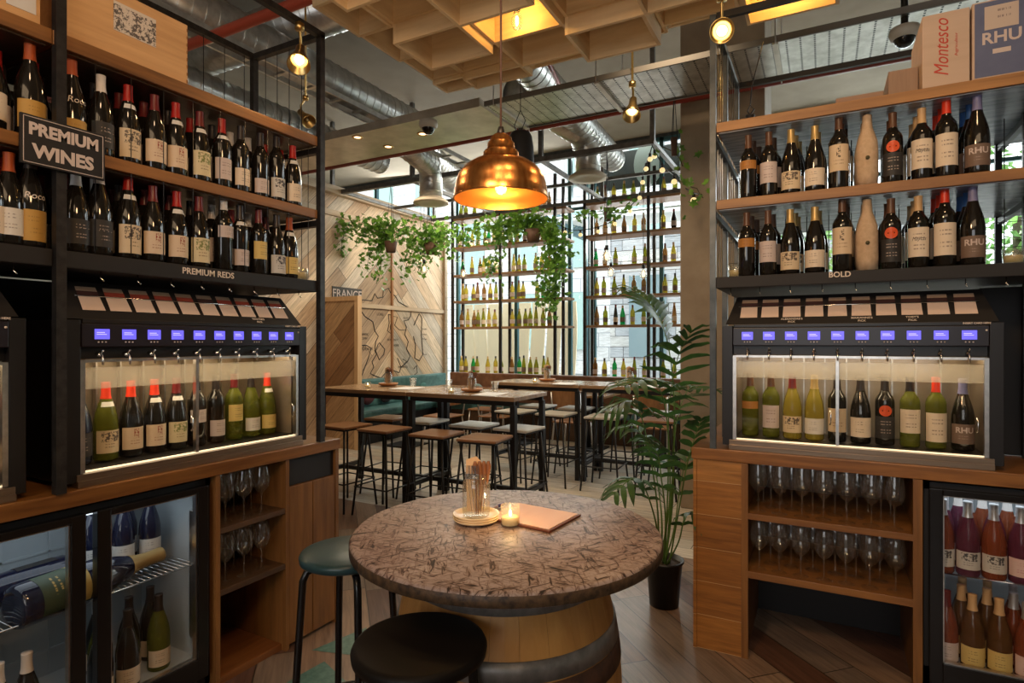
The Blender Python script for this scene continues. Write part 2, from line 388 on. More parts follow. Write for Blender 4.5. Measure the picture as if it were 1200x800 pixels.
m = MB(); m.box((-9.6, -4.2, 0), (6, -4, 1.0)); m.box((-9.6, -4.2, 3.4), (6, -4, H)); m.box((-9.6, -4.2, 1), (-1.6, -4, 3.4)); m.box((1.4, -4.2, 1), (6, -4, 3.4)); struct(m.build('wall_rear', PLAST))
m = MB(); m.box((-9.6, 9.0, 0), (6, 9.1, .42)); m.box((-9.6, 9.0, 4.60), (6, 9.1, H)); struct(m.build('wall_back', STEELG))
# painted triangles on the floor boards
FT = speck('worn_teal_paint', (.05, .13, .11), (.10, .20, .17), 30, .4, .1); FT2 = speck('worn_sand_paint', (.34, .22, .12), (.42, .28, .16), 30, .45, .1)
m = MB()
for a, b, c in (((430, 735), (365, 762), (415, 768)), ((460, 740), (425, 770), (470, 776)), ((380, 775), (335, 800), (420, 812)), ((450, 790), (420, 830), (480, 825))):
    P = []
    for px, py in (a, b, c):
        d = 683*1.45/(py-400); q = atD(px, py, d); P.append((q.x, q.y, .0015))
    m.poly(P)
m.build('painted_triangles', FT, fl)
# concrete column in front of the windows
m = MB(); m.box((-1.10, 5.17, 0), (-.42, 5.85, H), .012); struct(m.build('wall_column', CONC))
# chevron timber wall (partition, 3.62 m high)
CW = [(.62, .46, .30), (.50, .36, .24), (.44, .40, .33), (.70, .56, .40), (.40, .29, .19), (.58, .50, .40)]
W1 = planks('chevron_boards_left', CW, .24, 6, rot=(math.radians(-45), 0, 0), plane='YZ', rough=.6, gap=.025, bump=.3)
W2 = planks('chevron_boards_right', CW, .24, 6, rot=(math.radians(45), 0, 0), plane='YZ', rough=.6, gap=.025, bump=.3)
m = MB(); m.box((-6.3, 3.2, 0), (-6.2, 7.44, 3.55)); struct(m.build('wall_chevron', W1))
m = MB(); m.box((-6.3, 7.46, 0), (-6.2, 8.98, 3.55)); struct(m.build('wall_chevron.001', W2))
TRM = wood('trim_timber', (.36, .26, .17), (.60, .47, .33), 'Y', 1, .6)
m = MB(); m.box((-6.2, 7.425, 0), (-6.17, 7.465, 3.3)); struct(m.build('trim_1', CHAIRW))
m = MB(); m.box((-6.2, 5.92, 1.965), (-6.165, 8.98, 2.03)); struct(m.build('trim_2', TRM))
m = MB(); m.box((-6.34, 3.2, 3.55), (-6.1, 9.0, 3.66)); m.box((-6.2, 3.2, 3.25), (-6.17, 8.98, 3.33)); struct(m.build('trim_3', TRM))
m = MB(); m.box((-6.2, 8.9, 0), (-6.15, 8.98, 3.55)); struct(m.build('trim_4', TRM))
# pale wall section beside the clerestory, left of the windows
m = MB(); m.box((-9.6, 8.9, 3.2), (-9.27, 9.0, H)); m.box((-9.3, 8.85, 3.6), (-9.22, 9.0, H)); struct(m.build('wall_return', TRM))
# street windows at y = 9
FRM = mat('blue_grey_frame', (.05, .14, .17), .4, .2)
wx = [-9.2, -7.9, -6.6, -5.95, -4.73, -3.72, -3.45, -3.3, -2.2, -1.2, 0, 1.4, 2.8, 4.2, 5.9]
for i, (a, b) in enumerate(zip(wx, wx[1:])):
    m = MB(); m.box((a-.03, 9.0, .42), (a+.03, 9.07, 4.6)); m.box((a, 9.0, 3.62), (b, 9.06, 3.67)); m.box((a, 9.0, .42), (b, 9.06, .5)); m.box((a, 9.0, 4.54), (b, 9.06, 4.6))
    wf = struct(m.build('window_%d' % (i+1), FRM))
    m = MB(); m.box((a+.03, 9.03, .5), (b-.03, 9.035, 4.54)); m.build('pane', PANE, wf)
# ------------------------------------------------------------------ outside the windows
m = MB(); m.box((-30, 9.1, -.15), (25, 40, -.02)); struct(m.build('ground_street', speck('paving', (.45, .44, .42), (.6, .6, .58), 2, .8)))
STR = planks('building_cladding', [(.72, .74, .74), (.66, .69, .70), (.78, .79, .77)], .6, 3.0, plane='XZ', rough=.7, gap=.06, gapcol=(.3, .33, .35), bump=.1)
bd = thing('office_building', 'pale office block across the street seen through the tall windows', 'building', (-8, 24, 0))
m = MB(); m.box((-18, 0, 0), (9, 6, 16)); m.build('wall', STR, bd)
WING = mat('green_grey_glazing', (.32, .46, .43), .15, .1)
for r in range(4):
    for c in range(9):
        m = MB(); m.box((-16+c*2.8, -.06, 1.2+r*3.6), (-14.7+c*2.8, 0, 3.6+r*3.6)); m.box((-16.05+c*2.8, -.12, 1.1+r*3.6), (-14.65+c*2.8, 0, 1.2+r*3.6)); m.build('window', WING, bd)
b2 = thing('low_building', 'low grey stone building outside behind the right bottle rack', 'building', (-1.2, 17, 0))
m = MB(); m.box((-4.5, 0, 0), (3.5, 5, 4.6)); m.build('wall', planks('stone_courses', [(.5, .53, .56), (.42, .46, .5), (.58, .6, .6)], .32, .9, plane='XZ', gap=.05, bump=.3), b2)
for c in range(4):
    m = MB(); m.box((-3.9+c*1.9, -.06, 1.0), (-2.8+c*1.9, 0, 3.4)); m.build('window', mat('dim_glazing', (.22, .3, .33), .15), b2)
# cream timber hoarding behind left rack
HOR = mat('cream_board', (.88, .74, .52), .6)
hd = thing('timber_screen', 'row of curved cream boards outside behind the left bottle rack', 'screen', (-4.6, 10.4, 0))
for i in range(8):
    m = MB(); x = -2.15+i*.325
    pts = [Vector((x+.035*math.sin(k*.8+i*.6), 0, .0+k*.37)) for k in range(7)]
    for k in range(6):
        a, b = pts[k], pts[k+1]
        m.poly([a, a+Vector((.29, 0, 0)), b+Vector((.29, 0, 0)), b], .03, (0, 1, 0))
    m.build('board', HOR, hd)
# trees outside right
def tree(x, y, z0, r, lab, n=900, seed=1, s=.16):
    rnd = random.Random(seed); t = thing('street_tree', lab, 'tree', (x, y, 0), 0, 'trees outside the right windows')
    m = MB(); m.tube([(0, 0, 0), (.05, 0, z0*.5), (0, .05, z0+r*.3)], [.14, .11, .05], 8); m.build('trunk', VINE, t)
    m = MB()
    for _ in range(n):
        a = rnd.random()*2*PI; u = rnd.uniform(-1, 1); q = rnd.random()**.4*r*(1+.2*math.sin(3*a)); k = math.sqrt(1-u*u)
        c = Vector((k*math.cos(a)*q, k*math.sin(a)*q, z0+u*q*.9)); R = Matrix.Rotation(rnd.random()*6, 3, Vector((rnd.random()-.5, rnd.random()-.5, rnd.random()-.5)))
        m.poly([c+R@Vector(p)*s for p in ((-.5, 0, 0), (0, .35, .1), (.6, 0, 0), (0, -.35, .1))])
    m.build('crown', TREE, t, recalc=False)
tree(2.6, 11.4, 3.0, 1.7, 'leafy green tree outside the far right window', seed=2)
tree(-.3, 13.6, 2.6, 1.5, 'leafy green tree just left of the far right one', seed=3)
tree(6.6, 12.6, 2.7, 1.9, 'leafy green tree furthest right beyond the glass', seed=4)
# fascia sign seen from inside
SGN = mat('dark_fascia', (.09, .105, .105), .6); PALE = mat('pale_letter', (.60, .72, .68), .5)
m = MB(); m.box((-.0, 0, 0), (2.55, .05, .62)); sg = m.build('fascia_board', SGN, None, (-3.62, 9.4, 3.98)); tag(sg, 'dark grey fascia board with pale round letter shapes seen from inside', 'sign')
for i, (x, z, rx, rz) in enumerate(((.12, .22, .13, .15), (1.12, .36, .24, .36), (2.16, .34, .2, .34))):
    m = MB(); n = 6 if i == 0 else 28
    m.poly([(x+rx*math.cos(2*PI*k/n), -.03, z+rz*math.sin(2*PI*k/n)) for k in range(n)], .02, (0, 1, 0)); m.build('letter', PALE, sg)
for x in (.02, 2.5): m = MB(); m.box((x, .05, -4.0), (x+.06, .10, .62)); m.build('post', SGN, sg)
m = MB(); m.box((1.62, -.03, .02), (1.84, -.01, .62)); m.build('letter', PALE, sg)
# louvred canopy over the pavement
lv = thing('louvre_canopy', 'white slatted canopy outside above the right bottle rack', 'canopy', (-2.6, 9.8, 3.7))
m = MB()
for k in range(14): m.cbox((0, k*.19, k*.02), (3.9, .12, .03), Matrix.Rotation(.3, 3, 'X'))
m.build('slats', mat('white_slat', (.78, .8, .8), .5), lv)
m = MB(); m.box((-1.95, -.05, -.08), (-1.88, 2.6, .2)); m.box((1.88, -.05, -.08), (1.95, 2.6, .2)); m.build('frame', FRM, lv)
# ------------------------------------------------------------------ bottles
SHAPES = {  # (radius, z) outer profile up to under the capsule, neck radius, height
    'bordeaux': [(0, .004), (.026, 0), (.034, .002), (.0368, .008), (.0372, .18), (.0362, .195), (.031, .209), (.0225, .221), (.0165, .234), (.0148, .25), (.0142, .288), (.0150, .290), (.0150, .298), (0, .298)],
    'burgundy': [(0, .004), (.028, 0), (.037, .002), (.0402, .009), (.0405, .125), (.0395, .145), (.0355, .170), (.0285, .197), (.0205, .222), (.0160, .240), (.0145, .262), (.0145, .284), (.0152, .286), (.0152, .294), (0, .294)],
    'flute': [(0, .004), (.026, 0), (.033, .002), (.036, .008), (.0362, .11), (.034, .15), (.027, .20), (.018, .25), (.0145, .28), (.0145, .318), (0, .318)],
}
for k in list(SHAPES):
    SHAPES[k+'_tall'] = [(r*1.03, z*1.08) for r, z in SHAPES[k]]
def rad(shape, z):
    p = SHAPES[shape]
    for (r0, z0), (r1, z1) in zip(p[2:], p[3:]):
        if z0 <= z <= z1 and z1 > z0: return r0+(r1-r0)*(z-z0)/(z1-z0)
    return .0145
MC = {}
def mesh_of(key, fn):
    if key not in MC:
        b = fn(); bmesh.ops.recalc_face_normals(b.bm, faces=b.bm.faces); me = bpy.data.meshes.new(str(key[0])); b.bm.to_mesh(me); b.bm.free(); MC[key] = me
    return MC[key]
def with_mat(key, fn, m):
    k = (key, m.name)
    if k not in MC:
        me = mesh_of(key, fn).copy(); me.materials.clear(); me.materials.append(m); MC[k] = me
    return MC[k]
def part(name, me, parent):
    o = bpy.data.objects.new(name, me); COL.objects.link(o); o.parent = parent; KIDS.setdefault(parent.name, []).append(o); return o
def sleeve(shape, z0, z1, arc, off=.0007, n=14, rot=0, wave=0):
    b = MB(); g = []
    for k in range(5):
        z = z0+(z1-z0)*k/4; r = rad(shape, z)+off
        g.append([b.bm.verts.new((r*math.sin(rot+a), -r*math.cos(rot+a), z-wave*abs(a)*(k == 0))) for a in [arc*(i/n-.5)*2 for i in range(n+1)]])
    for a, c in zip(g, g[1:]):
        for i in range(n): f = b.bm.faces.new((a[i], a[i+1], c[i+1], c[i])); f.smooth = True
    return b
def capsule(shape, z0=None, off=.0006, n=20):
    p = SHAPES[shape]; top = p[-1][1]; z0 = z0 if z0 else top-.062
    b = MB(); b.lathe([(rad(shape, z0)+off, z0)]+[(rad(shape, z0+(top-z0-.003)*k/5)+off, z0+(top-z0-.003)*k/5) for k in range(1, 6)]+[(rad(shape, top-.004)+off, top), (0, top+.0008)], n); return b
def wrap_text(shape, txt, size, z, off, sx=1, shear=0, bold=0, align='CENTER', ang=0):
    b = MB()
    def fn(c):
        r = rad(shape, z+c.y)+off+c.z*.3; a = c.x/r+ang
        return Vector((r*math.sin(a), -r*math.cos(a), z+c.y))
    b.text(txt, size, Matrix.Identity(4), align, fn, sx, shear, bold); return b
CAPS = {'red': mat('red_capsule', (.42, .02, .015), .3), 'bright red': mat('bright_red_capsule', (.75, .05, .02), .35), 'black': mat('black_capsule', (.03, .022, .02), .35),
        'white': mat('white_capsule', (.75, .7, .66), .35), 'gold': mat('gold_capsule', (.55, .38, .15), .35, .4), 'maroon': mat('maroon_capsule', (.16, .02, .02), .3),
        'lilac': mat('lilac_capsule', (.20, .20, .38), .4), 'blue': mat('blue_capsule', (.04, .14, .42), .4), 'wax orange': mat('orange_wax', (.42, .08, .02), .45),
        'brown': mat('brown_capsule', (.12, .055, .03), .35), 'silver': mat('silver_capsule', (.6, .6, .62), .3, .6), 'tan': mat('tan_capsule', (.62, .40, .2), .4)}
PC = (.76, .64, .50)
LZ = {}
def lm(key, base, ink, pic=None, band=None):
    def get(lo, hi):
        k = (key, lo, hi)
        if k not in LZ: LZ[k] = labelmat('label_'+key, base, ink, lo, hi, pic, band)
        return LZ[k]
    return get
LABS = {
    'cream': lm('cream', PC, (.2, .13, .1)), 'pale': lm('pale', (.60, .50, .47), (.25, .18, .16)), 'white': lm('white', (.72, .68, .62), (.25, .2, .18)),
    'picture': lm('picture', (.68, .54, .36), (.12, .08, .06), ((.10, .075, .06), .03)), 'crest': lm('crest', (.70, .55, .40), (.3, .1, .08), ((.32, .06, .04), .009)),
    'landscape': lm('landscape', (.70, .60, .38), (.25, .15, .1), ((.22, .24, .08), .028)), 'orange': lm('orange', (.42, .18, .04), (.2, .08, .03)), 'yellow': lm('yellow', (.70, .52, .18), (.2, .12, .05)),
    'gold': lm('gold', (.52, .30, .07), (.3, .16, .04)), 'black': lm('black', (.03, .028, .028), (.5, .4, .35)), 'brown': lm('brown', (.18, .12, .09), (.4, .3, .25)),
    'emblem': lm('emblem', (.70, .54, .36), (.35, .22, .15), ((.12, .08, .05), .008)), 'greyphoto': lm('greyphoto', (.60, .58, .55), (.1, .1, .1), ((.06, .06, .07), .026)),
    'greengold': lm('greengold', (.05, .08, .05), (.6, .45, .15), None, ((.5, .38, .12), .72)),
    'pinkish': lm('pinkish', (.75, .55, .52), (.5, .15, .2)),
}
LNAME = {'cream': 'plain cream', 'pale': 'pale grey-pink', 'white': 'white', 'picture': 'dark engraved picture', 'crest': 'red crest', 'landscape': 'painted landscape', 'orange': 'burnt orange',
         'yellow': 'yellow', 'gold': 'golden', 'black': 'black', 'brown': 'brown', 'emblem': 'small emblem', 'greyphoto': 'grey photo', 'pinkish': 'pinkish', 'greengold': 'green and gold'}
def bottle(x, y, z, rot, shape, label, cap, lab, glass=DKG, z0=None, z1=None, neck=None, extra=None, group=None, cat='bottle', cz=None, name='wine_bottle', arc=1.25, lie=None):
    t = thing(name, label, cat, (x, y, z), rot, group)
    part('glass', with_mat(('glass', shape), lambda: MB().lathe(SHAPES[shape], 24), glass), t)
    if cap: part('capsule', with_mat(('capsule', shape, cz), lambda: capsule(shape, cz), CAPS[cap]), t)
    if lab:
        if z0 is None: z0, z1 = (.03, .115) if shape.startswith('burg') else (.045, .15)
        mt = LABS[lab](z0, z1)
        part('label', with_mat(('label', shape, z0, z1, arc), lambda: sleeve(shape, z0, z1, arc), mt), t)
    if neck:
        zz = SHAPES[shape][-1][1]*.72
        part('neck_label', with_mat(('neck_label', shape), lambda: sleeve(shape, zz-.009, zz+.009, 1.1), WHITE), t)
    if extra: extra(t)
    if lie: t.rotation_mode = 'XYZ'; t.rotation_euler = (Matrix.Rotation(lie[2], 3, 'Z') @ Matrix.Rotation(lie[0], 3, 'X') @ Matrix.Rotation(1.28*PI, 3, 'Z')).to_euler()
    return t
# ------------------------------------------------------------------ LEFT UNIT (front face x = -2.217, runs along y)
XL = -2.217
def lbar(m, a, b, w_=.03): m.bar(a, b, w_)
rk = thing('steel_shelf_rack', 'tall black steel rack with timber shelves above the left wine dispensers', 'shelf rack', (-2.46, 1.5, .95))
def rel(o, p): return Vector(p)-o.location
def addr(o, name, mt, fn):
    m = MB(); fn(m); bmesh.ops.translate(m.bm, verts=m.bm.verts, vec=-o.location); return m.build(name, mt, o)
for y in (.99, 2.12):
    addr(rk, 'post', DSTEEL, lambda m: m.box((XL-.015, y-.015, .95), (XL+.015, y+.015, 2.98)))
    addr(rk, 'post', DSTEEL, lambda m: m.box((-2.725, y-.015, .95), (-2.695, y+.015, 2.98)))
addr(rk, 'top_rail', DSTEEL, lambda m: m.box((XL-.015, -.2, 2.965), (XL+.015, 2.135, 2.995)))
addr(rk, 'top_rail', DSTEEL, lambda m: m.box((-2.725, -.2, 2.965), (-2.695, 2.135, 2.995)))
addr(rk, 'top_rail', DSTEEL, lambda m: m.box((-2.695, 2.105, 2.965), (XL-.015, 2.135, 2.995)))
for z in (2.42, 2.055):
    addr(rk, 'shelf_bearer', DSTEEL, lambda m: m.box((-2.695, 2.106, z-.03), (XL-.015, 2.134, z)))
for z, zz in ((2.42, 2.468), (2.06, 2.103)):
    for a, b in ((-.2, .97), (.972, 2.10)):
        addr(rk, 'shelf', OAKY, lambda m: m.box((-2.70, a, z), (XL-.0, b, zz), .003))
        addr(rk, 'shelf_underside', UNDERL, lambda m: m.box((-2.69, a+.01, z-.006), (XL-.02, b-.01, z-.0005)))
addr(rk, 'shelf', BLKM, lambda m: m.box((-2.74, -.2, 1.695), (XL+.0, .972, 1.752), .004))
addr(rk, 'shelf', BLKM, lambda m: m.box((-2.74, 1.008, 1.695), (XL+.0, 2.103, 1.752), .004))
def rods(m):
    y = 1.10
    while y < 2.06: m.cyl((XL-.004, y, 1.755), (XL-.004, y, 2.41), .0016, n=5); y += .118
addr(rk, 'wire_rods', BLK, rods)
def rods2(m):
    y = 1.02
    while y < 2.1: m.cyl((-2.705, y, 2.47), (-2.705, y, 2.965), .0018, n=5); y += .115
    for x in (-2.62, -2.53, -2.44, -2.35): m.cyl((x, 2.12, 1.75), (x, 2.12, 2.965), .0018, n=5)
addr(rk, 'wire_rods', BLK, rods2)
y = .75
while y < 2.08:
    addr(rk, 'hook', CHROME, lambda m: m.tube([(XL-.02, y, 1.70), (XL-.02, y, 1.672), (XL-.008, y+.004, 1.662)], .0022, 5)); y += .125
addr(rk, 'back_panel', CABD, lambda m: m.box((-2.76, -.2, 1.755), (-2.745, 1.72, 2.41)))
addr(rk, 'lower_back_panel', BLKM, lambda m: m.box((-2.76, -.2, .95), (-2.745, 2.06, 1.69)))
addr(rk, 'shelf_lettering', CHALK, lambda m: m.text('PREMIUM REDS', .034, Matrix.Translation((XL+.0015, 1.52, 1.728)) @ Matrix.Rotation(PI/2, 4, 'Z') @ Matrix.Rotation(PI/2, 4, 'X'), bold=.0006))
# wire diamond mesh behind the lower shelf
def dmesh(m):
    for k in range(-8, 26):
        for s in (1, -1):
            y0 = 1.0+k*.06; a = (-2.735, y0, 1.76); b = (-2.735, y0+s*.32, 2.05)
            if .95 < y0 < 2.05 and .95 < y0+s*.32 < 2.05: m.cyl(a, b, .0012, n=4)
addr(rk, 'diamond_mesh', DSTEEL, dmesh)
# PREMIUM WINES sign
sgn = thing('hanging_sign', 'black framed board lettered PREMIUM WINES hung on the left rack', 'sign', (XL+.02, .994, 2.083))
m = MB(); m.box((-.004, -.120, -.078), (.008, .120, .078), .001); m.build('board', BLKM, sgn)
m = MB()
for a, b in (((-.114, -.072), (.114, -.070)), ((-.114, .070), (.114, .072)), ((-.114, -.072), (-.112, .072)), ((.112, -.072), (.114, .072))): m.box((.0082, a[0], a[1]), (.009, b[0], b[1]))
m.build('border', LETT, sgn)
RX = Matrix.Rotation(PI/2, 4, 'Z') @ Matrix.Rotation(PI/2, 4, 'X')
m = MB(); m.text('PREMIUM', .052, Matrix.Translation((.0085, 0, .034)) @ RX, bold=.0022, sx=.93); m.text('WINES', .058, Matrix.Translation((.0085, -.002, -.034)) @ RX, bold=.0024, sx=.98); m.build('lettering', LETT, sgn)
# wooden crates on the top shelf
c1 = thing('wine_crate', 'long pale pine wine crate with an engraved picture label, on the left rack top', 'crate', (-2.40, 1.24, 2.469))
m = MB(); m.box((-.15, -.235, 0), (.165, .20, .24), .002); m.build('box', CRATE, c1)
m = MB(); m.box((.1655, -.075, .095), (.1665, .075, .20)); m.build('picture_label', labelmat('crate_label', (.66, .58, .50), (.2, .15, .12), -.01, .205, ((.12, .10, .09), 9)), c1)
m = MB()
for k in range(8): m.box((.150, .196, .01+k*.029), (.1658, .2008, .022+k*.029))
m.build('finger_joints', CABW, c1)
c2 = thing('wine_crate', 'second pine wine crate with a white paper label, left of the black rack post', 'crate', (-2.40, .865, 2.469))
m = MB(); m.box((-.15, -.07, 0), (.165, .08, .22), .002); m.build('box', CRATE, c2)
m = MB(); m.box((.1655, -.01, .03), (.1665, .068, .21)); m.build('paper_label', labelmat('paper_note', (.66, .64, .62), (.2, .18, .2), -.05, .26), c2)
m = MB(); m.text('D.Y.S', .032, Matrix.Translation((.167, .028, .135)) @ RX, bold=.001); m.build('lettering', mat('stamp_ink', (.15, .12, .13), .7), c2)

# worktop + base cabinets, left
wt = MB(); wt.box((-3.0, -.3, .895), (XL+.005, 2.25, .948), .004); wt = tag(wt.build('wood_worktop', WTY), 'long oiled timber worktop under the left pair of wine dispensers', 'worktop')
def fridge(name, label, org, rz, width, doors, left_pad, shelfz, ww=.86):
    """under-counter bottle fridge; local front face y=0 looking to -y, x from 0 to width"""
    t = thing(name, label, 'fridge', org, rz); D = .5
    def bx(n, mt, *a, bev=0):
        m = MB()
        for lo, hi in a: m.box(lo, hi, bev)
        return m.build(n, mt, t)
    bx('carcass', BLKM, ((0, .03, .0), (.02, D, ww)), ((width-.02, .03, 0), (width, D, ww)), ((0, .03, ww-.03), (width, D, ww)), ((0, .03, 0), (width, D, .10)), ((0, D-.02, .1), (width, D, ww)))
    bx('lining', FRWALL, ((.02, D-.03, .10), (width-.02, D-.02, ww-.03)), ((.02, .04, .10), (width-.02, D-.03, .108)), ((.02, .05, .108), (.026, D-.03, ww-.03)), ((width-.026, .05, .108), (width-.02, D-.03, ww-.03)))
    m = MB()
    for k in range(5): m.box((.03, D-.034, .2+k*.13), (width-.03, D-.030, .21+k*.13)); 
    for k in range(6): m.box((.08+k*width/6, D-.034, .12), (.088+k*width/6, D-.03, ww-.1))
    m.build('lining_ribs', mat('lining_grey', (.45, .5, .53), .4), t)
    for a, b in doors:
        m = MB(); g0 = a+.045; g1 = b-.045; z0, z1 = .135, .805
        m.box((a, 0, .05), (g0, .035, ww-.02), .003); m.box((g1, 0, .05), (b, .035, ww-.02), .003); m.box((g0, 0, .05), (g1, .035, z0), .002); m.box((g0, 0, z1), (g1, .035, ww-.02), .002)
        d = m.build('door', BLKG, t)
        m = MB(); e = .005; m.box((g0, .008, z0), (g0+e, .03, z1)); m.box((g1-e, .008, z0), (g1, .03, z1)); m.box((g0, .008, z0), (g1, .03, z0+e)); m.box((g0, .008, z1-e), (g1, .03, z1)); m.build('gasket_trim', BRUSH, d)
        m = MB(); m.box((g0, .014, z0), (g1, .018, z1)); m.build('pane', DOORG, d)
    for z in shelfz:
        m = MB(); m.cyl((.025, .07, z), (width-.025, .07, z), .003, n=6); m.cyl((.025, D-.05, z), (width-.025, D-.05, z), .003, n=6)
        x = .035
        while x < width-.03: m.cyl((x, .07, z), (x, D-.05, z), .0015, n=4); x += .022
        m.build('wire_shelf', CHROME, t)
    m = MB(); m.box((width-.05, .06, .2), (width-.038, .09, .72)); m.build('shelf_rail', BRUSH, t)
    bx('light_strip', STRIPC, ((.04, .06, ww-.042), (width-.04, .085, ww-.032)))
    q = Matrix.Rotation(rz, 4, 'Z'); c = Vector(org)+(q @ Vector((width/2, .22, ww-.06)))
    l = lamp('AREA', c, .9, (.75, .88, 1), width*.8, (c.x, c.y, 0), sizey=.25) if rz == 0 else lamp('AREA', c, .9, (.75, .88, 1), .25, (c.x, c.y, 0), sizey=width*.8)
    return t
fridge('bottle_fridge', 'black two-door glass bottle fridge under the left worktop, holding a magnum', (XL-.01, .62, .03), PI/2, .93, [(0.02, .455), (.49, .905)], 0, (.50,), .85)
cb = thing('glass_cubby', 'dark wood cubby with two shelves of wine glasses beside the left fridge', 'cabinet', (XL-.25, 1.75, 0))
addr(cb, 'side_panel', CABV, lambda m: m.box((-2.75, 1.552, 0), (XL-.002, 1.572, .893)))
addr(cb, 'side_panel', CABV, lambda m: m.box((-2.75, 1.908, 0), (XL-.002, 1.928, .893)))
addr(cb, 'shelf', CABD, lambda m: m.box((-2.74, 1.573, .645), (XL-.004, 1.907, .668), .001))
addr(cb, 'shelf', CABD, lambda m: m.box((-2.74, 1.573, .385), (XL-.004, 1.907, .410), .001))
addr(cb, 'back_panel', CABD, lambda m: m.box((-2.755, 1.573, 0.02), (-2.742, 1.907, .89)))
addr(cb, 'plinth_floor', wood('reddish_base', (.12, .04, .012), (.28, .11, .035), 'Y', 1, .35), lambda m: m.box((-2.74, 1.573, 0.0), (XL-.03, 1.907, .03)))
sc = thing('base_cabinet', 'wooden base cabinet with a black open slot at the left worktop end', 'cabinet', (XL-.25, 2.08, 0))
addr(sc, 'carcass', BLKM, lambda m: (m.box((-2.75, 1.93, .74), (XL-.04, 2.20, .765)), m.box((XL-.035, 1.93, .765), (XL-.02, 2.224, .893)), m.box((-2.75, 1.93, .0), (-2.72, 2.21, .74))))
addr(sc, 'side_panel', CABV, lambda m: m.box((-2.80, 2.225, 0), (XL-.002, 2.245, .893)))
addr(sc, 'door', CABV, lambda m: (m.box((XL-.03, 1.932, .02), (XL-.006, 2.074, .762), .002), m.box((XL-.03, 2.078, .02), (XL-.006, 2.222, .762), .002)))
# ------------------------------------------------------------------ RIGHT UNIT (front face y = 2.85, runs along x)
YR = 2.85
wt2 = MB(); wt2.box((-.554, YR, .893), (2.2, 3.75, .948), .004); tag(wt2.build('wood_worktop', WTX), 'oiled timber worktop under the right wine dispenser', 'worktop')
cr = thing('glass_cubby', 'board-clad wooden cabinet with two long shelves of wine glasses', 'cabinet', (0, 3.2, 0))
addr(cr, 'front_panel', CABX, lambda m: m.box((-.539, YR+.008, .0), (-.332, YR+.03, .892)))
addr(cr, 'side_panel', CABX, lambda m: m.box((-.545, YR+.0, .0), (-.53, 3.72, .892)))
addr(cr, 'stile', CABV, lambda m: m.box((-.331, YR+.004, .0), (-.303, YR+.035, .892)))
addr(cr, 'stile', CABV, lambda m: m.box((.322, YR+.004, .0), (.354, YR+.035, .892)))
addr(cr, 'inner_panel', CABV, lambda m: m.box((-.331, YR+.035, .0), (-.313, 3.45, .892)))
addr(cr, 'inner_panel', CABV, lambda m: m.box((.335, YR+.035, .0), (.354, 3.45, .892)))
addr(cr, 'shelf', CABW, lambda m: m.box((-.312, YR+.006, .638), (.334, 3.42, .666), .002))
addr(cr, 'shelf', CABW, lambda m: m.box((-.312, YR+.006, .370), (.334, 3.42, .401), .002))
addr(cr, 'back_panel', BLKM, lambda m: m.box((-.312, 3.43, 0), (.334, 3.45, .89)))
fridge('bottle_fridge', 'black glass-fronted fridge full of rose wine under the right worktop', (.362, YR+.01, .03), 0, .62, [(.015, .605)], 0, (.475,), .85)
m = MB(); m.box((.99, YR+.01, 0), (2.2, YR+.05, .89)); tag(m.build('cabinet_front', BLKM), 'black cabinet front right of the rose wine fridge', 'cabinet')
rr = thing('steel_shelf_rack', 'deep steel rack with timber shelves above the right wine dispenser', 'shelf rack', (.3, 3.2, .95))
for y in (2.862, 3.24, 3.70):
    for x in (-.455, .77):
        addr(rr, 'post', STEELG if x < 0 else BLK, lambda m: m.box((x-.015, y-.012, .949), (x+.012, y+.012, 2.98)))
for x in (-.455, .77): addr(rr, 'top_rail', STEELG, lambda m: m.box((x-.015, 2.875, 2.955), (x+.012, 3.69, 2.985)))
for y in (2.862, 3.70): addr(rr, 'top_rail', BLK, lambda m: m.box((-.44, y-.012, 2.955), (2.1, y+.012, 2.985)))
for z, zz in ((2.425, 2.469), (2.065, 2.108)):
    addr(rr, 'shelf', OAKX, lambda m: m.box((-.44, YR, z), (2.1, 2.99, zz), .002))
    addr(rr, 'shelf_deck', UNDER, lambda m: m.box((-.435, 2.992, z+.004), (2.1, 3.71, zz), .001))
    addr(rr, 'shelf_underside', UNDER, lambda m: m.box((-.43, YR+.012, z-.004), (2.1, 2.99, z-.0005)))
    for x in (-.452, .773): addr(rr, 'shelf_bearer', STEELG, lambda m: m.box((x-.012, 2.875, z-.034), (x+.012, 3.685, z-.006)))
addr(rr, 'shelf', BLKM, lambda m: m.box((-.442, YR, 1.698), (2.1, 3.72, 1.75), .003))
for k in range(9):
    x = -.38+.125*k; addr(rr, 'hook', CHROME, lambda m: m.tube([(x, YR+.02, 1.70), (x, YR+.02, 1.675), (x+.004, YR+.008, 1.665)], .002, 5))
def rods3(m):
    x = -.36
    while x < 1.5:
        m.cyl((x, 3.25, 1.755), (x, 3.25, 2.42), .0022, n=5); x += .096
    for z in (1.86, 1.97, 2.19, 2.30): m.cyl((-.44, 3.25, z), (1.5, 3.25, z), .0015, n=4)
addr(rr, 'wire_grid', BLK, rods3)
addr(rr, 'lower_back_panel', BLKM, lambda m: m.box((.62, 3.30, .95), (2.1, 3.32, 1.69)))
addr(rr, 'shelf_lettering', CHALK, lambda m: m.text('BOLD', .032, Matrix.Translation((.062, YR-.0008, 1.735)) @ Matrix.Rotation(PI/2, 4, 'X'), bold=.0006))
def siderods(m):
    for y in (2.93, 3.0, 3.07, 3.14, 3.33, 3.42, 3.51, 3.60): m.cyl((-.455, y, 1.75), (-.455, y, 2.955), .002, n=5)
addr(rr, 'wire_rods', BRUSH, siderods)
